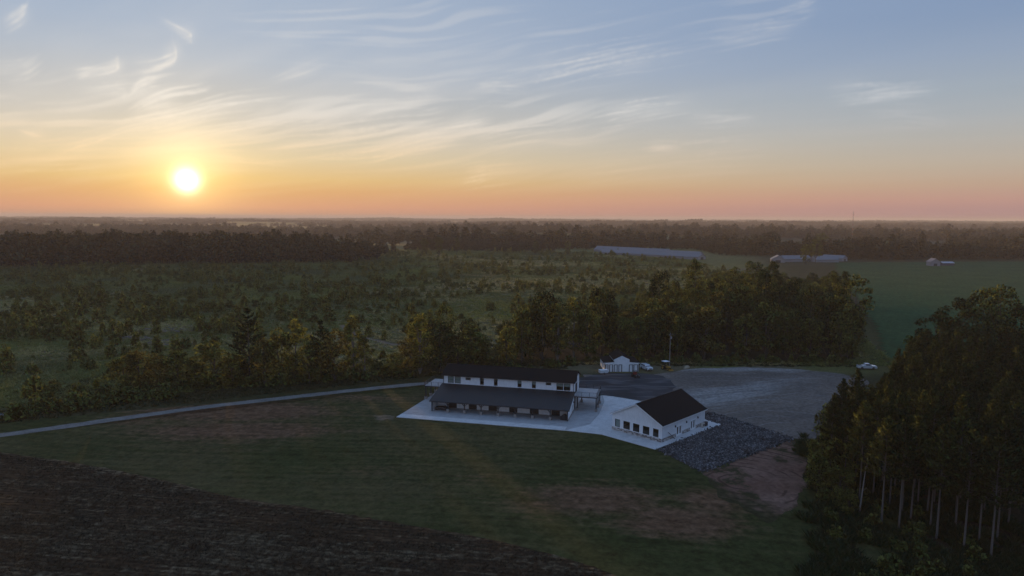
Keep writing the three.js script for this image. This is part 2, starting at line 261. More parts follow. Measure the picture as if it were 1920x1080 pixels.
{
  // lawn
  const F = [-150, -236, 262, 166], red = [[-68, -164, 30, 11, 0.9], [-62, -150, 26, 9, 0.85], [-42, -178, 18, 7, 0.55], [-88, -155, 14, 4, 0.5], [14, -113, 16, 9, 0.85], [27, -104, 13, 8, 0.9], [-4, -121, 12, 5, 0.35], [-28, -126, 14, 4, 0.35], [-58, -137, 16, 3, 0.3], [34, -112, 8, 9, 0.8]];
  const lawn = tex(2048, 1298, (u, v) => {
    const x = F[0] + u * F[2], z = F[1] + v * F[3], a = 0.10 + 0.05 * Math.sin(x / 40), s = x * Math.cos(a) + z * Math.sin(a), t = -x * Math.sin(a) + z * Math.cos(a);
    const n1 = fbm(x / 22, z / 22, 3), n2 = fbm(s / 9 + 5, t / 0.8, 3), n3 = fbm(x / 1.1, z / 1.1, 3), mow = fbm(s / 30 + 9, t / 2.2, 2);
    let c = mix3([0.046, 0.056, 0.018], [0.074, 0.074, 0.026], clamp(0.5 + 0.7 * n1 + 0.6 * mow));
    c = mix3(c, [0.100, 0.078, 0.040], smooth(0.05, 0.75, n2 * 0.4 + 0.25 + n1 * 0.5 + 0.2 * n3) * 0.5);
    let soil = 0; for (const [cx, cz, rx, rz, k] of red) soil = Math.max(soil, k * Math.exp(-(((x - cx) / rx) ** 2 + ((z - cz) / rz) ** 2)));
    soil = smooth(0.2, 0.75, soil + 0.14 * n2 + 0.16 * n1 + 0.16 * n3 - 0.04);
    c = mix3(c, mix3([0.150, 0.076, 0.044], [0.180, 0.100, 0.060], clamp(0.5 + n3)), soil * 0.85);
    const sp = Math.exp(-(((x + 30.5) / 3.5) ** 2 + ((z + 160) / 2.6) ** 2)); c = mix3(c, [0.19, 0.145, 0.10], smooth(0.35, 1.0, sp + 0.5 * n3) * 0.8);
    const k = 0.92 + 0.32 * n3 + 0.14 * n2 + 0.3 * fbm(x / 0.4 + 31, z / 0.4, 2) + 0.07 * Math.sin((t + 0.5 * n1) * 2.6); return [c[0] * k, c[1] * k, c[2] * k];
  }, false);
  const fine = grey(512, 512, (u, v) => 0.5 + 0.5 * tiled(u, v, 50, 3));
  const poly = [[-135, -131], ...DRIVE.slice(1), [20, -182], [60, -150], [66, -120], [60, -75], [26, -74], ...FIELD_EDGE.slice().reverse().slice(1)];
  sheet('lawn', poly, 0.0, matte({ map: lawn, roughness: 1, bumpMap: rep(fine, 60, 40), bumpScale: 0.12 }), 'mown dark green lawn with reddish bare patches', 'lawn', F);
  // worked field
  const FF = [-150, -150, 180, 80];
  const field = tex(2048, 910, (u, v) => {
    const x = FF[0] + u * FF[2], z = FF[1] + v * FF[3], a = 0.16, s = x * Math.cos(a) + z * Math.sin(a), t = -x * Math.sin(a) + z * Math.cos(a);
    const n1 = fbm(x / 14, z / 14, 3), n3 = fbm(x / 0.7, z / 0.45, 3), row = fbm(s / 6, t / 0.8, 3), big = fbm(s / 25 + 4, t / 6, 2);
    const straw = smooth(0.0, 0.7, 0.55 * row + 0.5 * n3 + 0.45 * big + 0.12);
    let c = mix3([0.046, 0.029, 0.015], [0.068, 0.039, 0.021], clamp(0.5 + n1));
    c = mix3(c, [0.185, 0.138, 0.080], straw * 0.85); const k = 0.9 + 0.5 * n3 + 0.22 * Math.sin((t + 0.12 * n1) * 6.6); return [c[0] * k, c[1] * k, c[2] * k];
  }, false);
  const fpoly = [...FIELD_EDGE.map(([x, z], i) => [x, z + 0.5 * fbm(i * 0.9, 3, 2)]), [26, -60], [-150, -60]];
  const rows = grey(1024, 512, (u, v) => 0.5 + 0.35 * fbm(u * 180 / 6, v * 80 / 0.5, 3) + 0.25 * fbm(u * 260, v * 120, 2), false);
  sheet('worked_field', fpoly, 0.006, matte({ map: field, roughness: 1, bumpMap: rows, bumpScale: 0.35 }), 'dark worked field strewn with straw', 'field', FF);
  // red earth beside the stones
  const DF = [30, -150, 44, 52];
  const dirt = tex(1024, 1024, (u, v) => {
    const x = DF[0] + u * DF[2], z = DF[1] + v * DF[3], n1 = fbm(x / 7, z / 7, 3), n3 = fbm(x / 0.6, z / 0.6, 3);
    const rut = Math.abs(((Math.hypot(x - 42, z + 121) * 0.9 + 0.5 * fbm(x / 3, z / 3, 2)) % 2.1) - 1.05);
    let c = mix3([0.205, 0.112, 0.080], [0.270, 0.160, 0.118], clamp(0.5 + n1)); c = mix3(c, [0.088, 0.048, 0.036], smooth(0.35, 0.1, rut) * smooth(-0.3, 0.2, fbm(x / 5 + 7, z / 5, 2)) * 0.75);
    const grass = smooth(0.05, 0.42, fbm(x / 6 + 20, z / 6, 3) + 0.3 * n3 + 0.55 * smooth(0, 10, (x - 52) * 0.8 - (z + 132) * 0.1) - 0.25); const rim = smooth(0.72, 1.02, Math.hypot((x - 51) / 17, (z + 127) / 22) + 0.28 * fbm(x / 3, z / 3, 3)); c = mix3(c, [0.046, 0.047, 0.020], Math.max(grass, rim) * 0.95);
    const k = 0.85 + 0.35 * n3; return [c[0] * k, c[1] * k, c[2] * k];
  }, false);
  sheet('bare_earth', rough([[36.4, -125.5], [62.4, -146], [70, -145], [66, -136], [56, -122], [46, -109], [41, -104], [36, -114]], 1.2, 0.9, 4), 0.010, matte({ map: dirt, roughness: 1, bumpMap: rep(fine, 12), bumpScale: 0.1 }), 'rutted red bare earth beside the stone bank', 'earth', DF);
  // gravel lot
  const LF = [14, -222, 94, 82];
  const lot = tex(1024, 1024, (u, v) => {
    const x = LF[0] + u * LF[2], z = LF[1] + v * LF[3], a = -0.35, s = x * Math.cos(a) + z * Math.sin(a), t = -x * Math.sin(a) + z * Math.cos(a), n1 = fbm(x / 15, z / 9, 3), n2 = fbm(s / 14, t / 1.4, 3), n3 = fbm(x / 0.5, z / 0.5, 2);
    let c = mix3([0.160, 0.136, 0.116], [0.215, 0.178, 0.148], clamp(0.5 + n1 * 1.2));
    const arm = Math.abs((z + 186) - (-0.62 * (x - 62))) / 11, band = Math.exp(-arm * arm) * smooth(100, 60, x) * smooth(34, 46, x) + 0.8 * Math.exp(-Math.pow((z + 215 - 0.02 * (x - 76) ** 2 * 0.1) / 4, 2)) + 0.35 * Math.exp(-(((x - 88) / 8) ** 2 + ((z + 200) / 3) ** 2));
    c = mix3(c, [0.38, 0.36, 0.335], clamp(smooth(0.25, 1.1, band + 0.5 * n2 + 0.35 * n1) * 0.75));
    c = mix3(c, [0.115, 0.10, 0.09], smooth(0.2, 0.65, n2) * 0.5);
    const arcA = Math.abs(((Math.hypot(x - 64, z + 150) + 0.8 * n1) % 5.2) - 2.6), arcB = Math.abs(((s * 0.25 + t + 1.2 * n1) % 4.4) - 2.2); c = mix3(c, [0.30, 0.28, 0.26], (smooth(0.35, 0.1, arcA) * smooth(0.05, 0.4, fbm(x / 12 + 3, z / 12, 2)) + smooth(0.3, 0.1, arcB) * smooth(0.1, 0.4, fbm(x / 10 - 8, z / 14, 2))) * 0.45);
    const k = 0.88 + 0.34 * n3; return [c[0] * k, c[1] * k, c[2] * k];
  }, false);
  sheet('gravel_lot', rough([[22, -206], [41.9, -206.5], [50.3, -210.3], [58.5, -215.9], [76.5, -218.3], [92.5, -215.1], [103.4, -209.3], [107, -200.9], [99, -186.9], [84, -163.4], [70, -143.4], [62.5, -146.2], [50.8, -164.3], [46, -168], [33, -174], [22, -186]], 2, 0.7, 9), 0.014, matte({ map: lot, roughness: 0.95, bumpMap: rep(fine, 30), bumpScale: 0.05 }), 'pale compacted gravel parking lot', 'parking lot', LF);
  const asphalt = tex(512, 512, (u, v) => { const n = fbm(u * 7, v * 7, 4), d = smooth(0.1, 0.6, fbm(u * 5 + 9, v * 22, 3) + 0.15), k = 0.052 + 0.02 * n; return mix3([k, k, k * 1.05], [0.16, 0.15, 0.15], d * 0.55); }, false);
  sheet('asphalt_apron', rough([[20, -202.5], [28.4, -208.6], [40, -208.9], [44.5, -206], [48.3, -200.4], [47, -190.1], [41, -180.6], [33.6, -176.8], [27.4, -180.8], [24.8, -181.9], [18.5, -183.6]], 1.6, 1.1, 2), 0.022, matte({ map: asphalt, roughness: 0.9 }), 'dark asphalt apron before the white garage', 'asphalt', [18, -210, 32, 36]);
  const roadTex = rep(tex(512, 512, (u, v) => { const n = 0.19 + 0.06 * tiled(u, v, 6, 4) + 0.06 * tiled(u, v + 0.3, 50, 2); return [n, n * 0.92, n * 0.82]; }), 1 / 14);
  sheet('driveway', ribbon(DRIVE, 3.3, 2), 0.012, matte({ map: roadTex, roughness: 0.9 }), 'narrow pale driveway curving past the lawn', 'driveway');
  sheet('country_road', ribbon(smoothLine([[-190, -150], [-150, -155.5], [-124.7, -161], [-112, -170], [-104, -186]], 40), 4.2, 5), 0.012, matte({ map: roadTex, roughness: 0.9, color: lin(0.8, 0.82, 0.85) }), 'grey road end emerging behind the roadside bushes', 'road');
  // crop field: follows the terrain
  const pos = [], uv = [], idx = [], nx = 150, nz = 110, ok = [];
  const X = (i) => 115 + 900 * Math.pow(i / nx, 1.6), Z = (j) => -228 - 545 * Math.pow(j / nz, 1.3);
  for (let j = 0; j <= nz; j++) for (let i = 0; i <= nx; i++) { const x = X(i), z = Z(j); pos.push(x, hgt(x, z) + 0.12, z); uv.push(x, z); ok.push(inPoly(CROP, x, z)); }
  for (let j = 0; j < nz; j++) for (let i = 0; i < nx; i++) { const a = j * (nx + 1) + i, b = a + nx + 1; if (ok[a] && ok[b] && ok[a + 1] && ok[b + 1]) idx.push(a, a + 1, b, b, a + 1, b + 1); }
  const g = new THREE.BufferGeometry(); g.setAttribute('position', new THREE.Float32BufferAttribute(pos, 3)); g.setAttribute('uv', new THREE.Float32BufferAttribute(uv, 2)); g.setIndex(idx); g.computeVertexNormals();
  const cropTex = rep(tex(1024, 1024, (u, v) => { const n = tiled(u, v, 5, 4), m = tiled(u * 1, v, 70, 2), w = 0.5 + 0.5 * Math.sin((u * 24 + v * 14 + 0.8 * tiled(u, v, 7, 2)) * Math.PI * 2); const c = mix3([0.034, 0.082, 0.032], [0.052, 0.104, 0.040], clamp(0.5 + n + 0.25 * (w - 0.5))); const k = 0.9 + 0.4 * m; return [c[0] * k, c[1] * k, c[2] * k]; }), 1 / 90);
  tag(obj('crop_field', g, matte({ map: cropTex, roughness: 1, bumpMap: rep(fine, 1 / 12), bumpScale: 0.3 })), 'broad even green crop field beyond the grove', 'field', null, 'structure');
  sheet('meadow_track', ribbon(smoothLine([[-75.7, -299.9], [-66, -280], [-56.9, -266.9], [-46, -256], [-38, -246], [-34, -232]], 40), 1.9, 3, 0.7), 0.02, matte({ color: lin(0.17, 0.13, 0.09), roughness: 1 }), 'faint pale track through the rough meadow', 'track');
}

// concrete terrace: three pours with joints between them
{
  const slab = (name, poly, y, mat, parent) => { const s = new THREE.Shape(poly.map(([x, z]) => new THREE.Vector2(x, -z))), g = new THREE.ExtrudeGeometry(s, { depth: y, bevelEnabled: true, bevelSize: 0.012, bevelThickness: 0.012, bevelSegments: 1 }); g.rotateX(-Math.PI / 2); return obj(name, metreUV(plain(g)), mat, parent); };
  const t = new THREE.Group(); t.name = 'terrace'; scene.add(t); tag(t, 'concrete terrace around the barn and the small hall', 'terrace', null, 'structure');
  const bx = (a, b) => [-19.83 + 0.9716 * a + 0.2365 * b, -165.6 + 0.2365 * a - 0.9716 * b];   // along the barn front, back from it
  slab('slab', [bx(-6.35, -6.9), bx(34.6, -6.95), bx(39.5, -1), bx(40.6, 8), bx(40.6, 20), bx(39.5, 25.9), bx(34, 22), bx(-5.6, 22), bx(-5.3, 14.4)], 0.10, M.concreteOld, t);
  slab('slab', [bx(34.65, -6.95), bx(43, -7.7), [30.0, -138.2], [49.3, -155.75], [46.45, -159.8], [33.4, -176.3], [27.4, -180.4], bx(39.58, 25.9), bx(40.68, 20), bx(40.68, 8), bx(39.56, -1)], 0.105, M.concrete, t);
  slab('slab', [bx(-6.38, -6.98), bx(34.6, -7.02), bx(34.62, -4.3), bx(-6.2, -4.2)], 0.118, M.concrete, t).userData.label = 'paler front strip of the terrace';
}

// ------------------------------------------------------------------ windows and doors
function windowPart(parent, x0, x1, y0, y1, z, opt = {}) {  // a framed window in a wall whose outer face lies at z; w = frame width
  const w = opt.w ?? 0.07, f = sub('window', parent), fr = opt.frame ?? M.black;
  obj('frame', [box(x0, x1, y0, y0 + w, z - 0.12, z + 0.03), box(x0, x1, y1 - w, y1, z - 0.12, z + 0.03), box(x0, x0 + w, y0 + w, y1 - w, z - 0.12, z + 0.03), box(x1 - w, x1, y0 + w, y1 - w, z - 0.12, z + 0.03), ...(opt.bars ?? []).map((y) => box(x0 + w, x1 - w, y - 0.02, y + 0.02, z - 0.1, z - 0.01))], fr, f);
  const p = new THREE.PlaneGeometry(x1 - x0 - 2 * w, y1 - y0 - 2 * w); p.translate((x0 + x1) / 2, (y0 + y1) / 2, z - 0.07); obj('pane', p, M.glass, f);
  if (opt.blind) obj('blind', box(x0 + w, x1 - w, lerp(y1 - w, y0 + w, opt.blind), y1 - w, z - 0.135, z - 0.125), M.blind, f);
  return f;
}
function onSide(o) { o.rotation.y = Math.PI / 2; return o; } // local x runs along -z of the building, local z points to +x

// ------------------------------------------------------------------ the barn
{
  const B = thing('event_barn', 'long two-storey white barn with black roofs, porch and balconies', 'barn', [-19.83, 0.10, -165.6], -13.68 * D2R);
  const W = 34.2;
  const wins = [[1.22, 2.80, 5.15, 6.9, 1, 1.0], [3.07, 4.67, 5.15, 6.9, 1, 1.0], [6.03, 7.38, 6.15, 6.82], [9.91, 10.89, 5.15, 6.85], [13.61, 14.55, 5.15, 6.85], [19.82, 20.81, 5.15, 6.85, 0, 0.5], [23.54, 24.51, 5.15, 6.85, 0, 0.5], [27.10, 28.40, 6.15, 6.82], [29.81, 31.47, 5.1, 6.82, 1, 0.52], [31.64, 33.29, 5.1, 6.82, 1, 0.52]];
  const front = wallShape([[0, 4.4], [W, 4.4], [W, 7.3], [0, 7.3]], wins.map((w) => w.slice(0, 4)), 0.2); front.translate(0, 0, -9); obj('upper_front_wall', front, M.white, B);
  for (const [x0, x1, y0, y1, wide, bl] of wins) { const f = windowPart(B, x0, x1, y0, y1, -9, { bars: y1 - y0 > 1 ? [(y0 + y1) / 2] : [], blind: bl }); f.userData.label = y1 - y0 < 1 ? 'small horizontal black window' : wide ? 'wide black-framed sash window' : 'narrow black sash window'; }
  obj('back_wall', wallShape([[0.2, 0], [W - 0.2, 0], [W - 0.2, 7.3], [0.2, 7.3]], [], 0.2).translate(0, 0, -17.8), M.white, B);
  obj('upper_floor', box(0.2, W - 0.2, 3.55, 3.75, -17.8, -9.2), M.inner, B);
  // gable ends: outline along the depth, then turned
  const gable = [[9, 0], [18, 0], [18, 7.3], [13.5, 9.05], [9, 7.3]];
  const right = wallShape(gable, [[9.5, 12.4, 0.02, 3.2], [11.3, 12.25, 3.85, 6.2], [12.5, 14.5, 3.85, 6.2], [12.6, 14.4, 6.5, 7.7]], 0.2); right.rotateY(Math.PI / 2); right.translate(W, 0, 0); obj('gable_wall', right, M.white, B);
  const left = wallShape(gable, [[12.5, 14.5, 3.85, 6.2]], 0.2); left.rotateY(Math.PI / 2); left.translate(0.2, 0, 0); obj('gable_wall', left, M.white, B);
  // the right gable's big door, balcony doors and window
  const rg = sub('barn_door', B); obj('door_leaf', box(W - 0.12, W - 0.04, 0.02, 3.2, -10.93, -9.52), M.door, rg); obj('door_leaf', box(W - 0.12, W - 0.04, 0.02, 3.2, -12.38, -10.97), M.door, rg); obj('rail', box(W + 0.005, W + 0.06, 3.25, 3.35, -12.8, -9.2), M.iron, rg);
  for (const [a, b, c, d] of [[11.3, 12.25, 3.85, 6.2], [12.5, 14.5, 3.85, 6.2], [12.6, 14.4, 6.5, 7.7]]) { const h = sub(c < 5 ? 'balcony_door' : 'gable_window', B); const w = windowPart(h, a, b, c, d, 0, { w: 0.14 }); onSide(w); w.position.set(W, 0, 0); while (w.children.length) { const k = w.children[0]; k.applyMatrix4(w.matrix.compose(w.position, w.quaternion, w.scale)); h.add(k); } h.remove(w); }
  // main roof
  const roofShape = (a, b, t) => { const n = [-(b[1] - a[1]), b[0] - a[0]], l = Math.hypot(...n); return [[a[0], a[1]], [b[0], b[1]], [b[0] + (n[0] / l) * t, b[1] + (n[1] / l) * t], [a[0] + (n[0] / l) * t, a[1] + (n[1] / l) * t]]; };
  const slope = (a, b, t, x0, x1) => { const s = new THREE.Shape(roofShape(a, b, t).map(([z, y]) => new THREE.Vector2(-z, y))), g = new THREE.ExtrudeGeometry(s, { depth: x1 - x0, bevelEnabled: false }); g.rotateY(Math.PI / 2); g.translate(x0, 0, 0); return metreUV(plain(g)); };
  // shape x is the depth from the front; rotateY(90) takes shape x to -z and the extrusion to +x
  const mkSlope = (d0, y0, d1, y1, t, x0, x1) => { const dx = d1 - d0, dy = y1 - y0, l = Math.hypot(dx, dy), nx = -dy / l, ny = dx / l, sg = ny < 0 ? -1 : 1; const s = new THREE.Shape([[d0, y0], [d1, y1], [d1 + nx * t * sg, y1 + ny * t * sg], [d0 + nx * t * sg, y0 + ny * t * sg]].map(([a, b]) => new THREE.Vector2(a, b))); const g = new THREE.ExtrudeGeometry(s, { depth: x1 - x0, bevelEnabled: false }); g.rotateY(Math.PI / 2); g.translate(x0, 0, 0); return metreUV(plain(g)); };
  const main = sub('main_roof', B);
  obj('slope', mkSlope(8.55, 7.13, 13.5, 9.06, 0.16, -0.45, W + 0.45), M.shingle, main); obj('slope', mkSlope(18.45, 7.13, 13.5, 9.06, 0.16, -0.45, W + 0.45), M.shingle, main);
  obj('ridge_cap', box(-0.46, W + 0.46, 9.16, 9.26, -13.65, -13.35), M.shingle, main); obj('gutter', box(-0.45, W + 0.45, 7.06, 7.2, -8.55, -8.42), M.black, main);
  // lean-to: side walls, porch, roof
  for (const x of [0.001, W - 0.201]) { const holes = x > 1 ? [[6.2, 7.1, 0.02, 2.15]] : []; const g = wallShape([[0.13, 0], [9, 0], [9, 4.75], [0.13, 2.62]], holes, 0.2); g.rotateY(Math.PI / 2); g.translate(x + 0.2, 0, 0); obj('lean_to_wall', g, M.white, B); }
  const sd = sub('side_door', B); obj('door_leaf', box(W - 0.14, W - 0.06, 0.02, 2.15, -7.1, -6.2), M.door, sd); obj('handle', box(W - 0.06, W - 0.02, 1.0, 1.1, -7.02, -6.95), M.chrome, sd);
  obj('wall_lamp', [box(W + 0.0, W + 0.22, 2.35, 2.6, -8.3, -8.1)], M.black, B);
  obj('stone_base', box(W + 0.0, W + 0.07, 0.0, 0.4, -9, -0.15), M.plinth, B);
  const doors = [[3.13, 5.26], [8.42, 10.51], [13.6, 15.78], [18.91, 20.95], [24.12, 26.32], [29.49, 31.58]];
  obj('porch_wall', wallShape([[0.2, 0], [W - 0.2, 0], [W - 0.2, 3.55], [0.2, 3.55]], doors.map(([a, b]) => [a, b, 0.01, 2.35]), 0.2).translate(0, 0, -4), M.white, B);
  for (const [a, b] of doors) {
    const d = sub('stall_door', B), m = (a + b) / 2;
    for (const [p, q] of [[a + 0.06, m - 0.01], [m + 0.01, b - 0.06]]) obj('door_leaf', box(p, q, 0.02, 2.29, -4.14, -4.06), M.door, d);
    obj('frame', [box(a, a + 0.06, 0.01, 2.35, -4.18, -3.96), box(b - 0.06, b, 0.01, 2.35, -4.18, -3.96), box(a + 0.06, b - 0.06, 2.29, 2.35, -4.18, -3.96)], M.black, d);
    obj('cross_rail', [bar([a + 0.1, 0.1, -4.05], [m - 0.05, 1.15, -4.05], 0.08, 0.02), bar([m + 0.05, 1.15, -4.05], [b - 0.1, 0.1, -4.05], 0.08, 0.02), box(a + 0.06, m - 0.01, 1.15, 1.25, -4.06, -4.03), box(m + 0.01, b - 0.06, 1.15, 1.25, -4.06, -4.03)], M.black, d);
  }
  for (let i = 0; i < 9; i++) {
    const x = clamp((i * W) / 8, 0.12, W - 0.12), p = sub('porch_post', B), end = i === 0 || i === 8, lo = end ? 0 : 0.75;
    obj('post', box(x - 0.12, x + 0.12, lo, 2.5, -0.12, 0.12), M.black, p);
    const br = []; if (i > 0) br.push(bar([x - 0.1, 1.85, 0], [x - 0.72, 2.5, 0], 0.13)); if (i < 8) br.push(bar([x + 0.1, 1.85, 0], [x + 0.72, 2.5, 0], 0.13)); if (!end) obj('brace', br, M.black, p);
    if (!end) obj('stone_plinth', [box(x - 0.3, x + 0.3, 0, 0.7, -0.3, 0.3), box(x - 0.35, x + 0.35, 0.7, 0.78, -0.35, 0.35)], M.plinth, p);
  }
  obj('porch_beam', box(0, W, 2.5, 2.72, -0.1, 0.1), M.black, B);
  const pr = sub('porch_roof', B); obj('slope', mkSlope(-0.55, 2.61, 8.99, 4.86, 0.09, -0.4, W + 0.4), M.metalRoof, pr);
  const seams = []; for (let x = 0.1; x < W; x += 0.61) { const g = bar([x, 2.72, 0.54], [x, 4.965, -8.98], 0.03, 0.045); seams.push(g); } const sm = obj('seam', seams, M.metalRoof, pr); sm.userData.kind = 'stuff';
  obj('fascia', box(-0.42, W + 0.42, 2.5, 2.66, 0.55, 0.59), M.black, pr);
  // balconies at both ends
  const balcony = (x0, x1, z0, z1, outer) => {
    const b = sub('balcony', B), y = 3.7, xo = outer > 0 ? x1 - 0.2 : x0 + 0.2, xi = outer > 0 ? x0 + 0.8 : x1 - 0.8;
    obj('deck_floor', box(x0, x1, y - 0.06, y, z1, z0), M.deck, b);
    obj('deck_frame', [box(x0, x1, y - 0.32, y - 0.065, z0 - 0.12, z0 + 0.02), box(x0, x1, y - 0.32, y - 0.065, z1 - 0.02, z1 + 0.12), box(xo - 0.1, xo + 0.18, y - 0.32, y - 0.065, z1 + 0.12, z0 - 0.12)], M.black, b);
    for (const [x, z] of [[xo, z0 - 0.25], [xo, (z0 + z1) / 2], [xo, z1 + 0.25], [xi, z1 + 0.25], [xi, z0 - 0.25]]) { obj('deck_post', box(x - 0.14, x + 0.14, 0.6, y - 0.06 - 0.005, z - 0.14, z + 0.14), M.black, b); obj('stone_plinth', [box(x - 0.32, x + 0.32, 0, 0.56, z - 0.32, z + 0.32), box(x - 0.37, x + 0.37, 0.56, 0.64, z - 0.37, z + 0.37)], M.plinth, b); }
    const edges = [[[x0, z0 - 0.05], [x1, z0 - 0.05]], [[x0, z1 + 0.05], [x1, z1 + 0.05]], [[outer > 0 ? x1 - 0.05 : x0 + 0.05, z1 + 0.05], [outer > 0 ? x1 - 0.05 : x0 + 0.05, z0 - 0.05]]];
    for (const [[ax, az], [bx, bz]] of edges) {
      const n = Math.max(2, Math.round(Math.hypot(bx - ax, bz - az) / 1.9)), rails = [bar([ax, y + 1.05, az], [bx, y + 1.05, bz], 0.07, 0.05), bar([ax, y + 0.12, az], [bx, y + 0.12, bz], 0.04, 0.04)];
      for (let k = 0; k < 5; k++) rails.push(bar([ax, y + 0.28 + k * 0.15, az], [bx, y + 0.28 + k * 0.15, bz], 0.018, 0.018));
      obj('railing', rails, M.black, b); for (let k = 0; k <= n; k++) { const x = lerp(ax, bx, k / n), z = lerp(az, bz, k / n); obj('rail_post', box(x - 0.04, x + 0.04, y, y + 1.05, z - 0.04, z + 0.04), M.black, b); }
    }
  };
  balcony(W + 0.01, 39.9, -9.5, -18, 1); balcony(-5.6, -0.01, -10, -18, -1);
  for (const x of [0.02, W - 0.1]) obj('downspout', box(x, x + 0.1, 4.9, 7.1, -8.98, -8.88), M.black, B);
}
// covered furniture stored under the porch
{
  const lump = (name, label, pos, turn, sx, sy, sz, seed) => { const g = new THREE.SphereGeometry(1, 24, 16); const p = g.attributes.position; for (let i = 0; i < p.count; i++) { let x = p.getX(i), y = p.getY(i), z = p.getZ(i); const e = 0.45, q = (v) => Math.sign(v) * Math.pow(Math.abs(v), e); const n = 1 + 0.07 * fbm(x * 2 + seed, z * 2 + y, 3); x = q(x) * n; z = q(z) * n; y = Math.max(-0.0, q(y)) * (0.8 + 0.25 * fbm(x * 1.3 + seed, z, 2) + (0.12 * x)); p.setXYZ(i, x * sx, y * sy, z * sz); } g.computeVertexNormals(); const o = thing(name, label, 'cover', pos, turn); obj('tarpaulin', g, M.black, o); const cord = new THREE.TorusGeometry(1, 0.018, 5, 32); cord.rotateX(Math.PI / 2); cord.scale(sx * 1.03, 1, sz * 1.03); cord.translate(0, sy * 0.3, 0); obj('tie_cord', plain(cord), M.iron, o); return o; };
  const at = (a, b) => [-19.83 + 0.9716 * a + 0.2365 * b, 0.10, -165.6 + 0.2365 * a - 0.9716 * b];
  lump('covered_furniture', 'long black tarpaulin-covered furniture under the left porch bay', at(2.0, 1.7), -13.68 * D2R, 1.45, 1.15, 0.7, 3);
  lump('covered_furniture', 'black tarpaulin-covered heap beside the right porch corner post', at(33.0, 1.1), -13.68 * D2R, 0.8, 1.5, 0.7, 8);
}

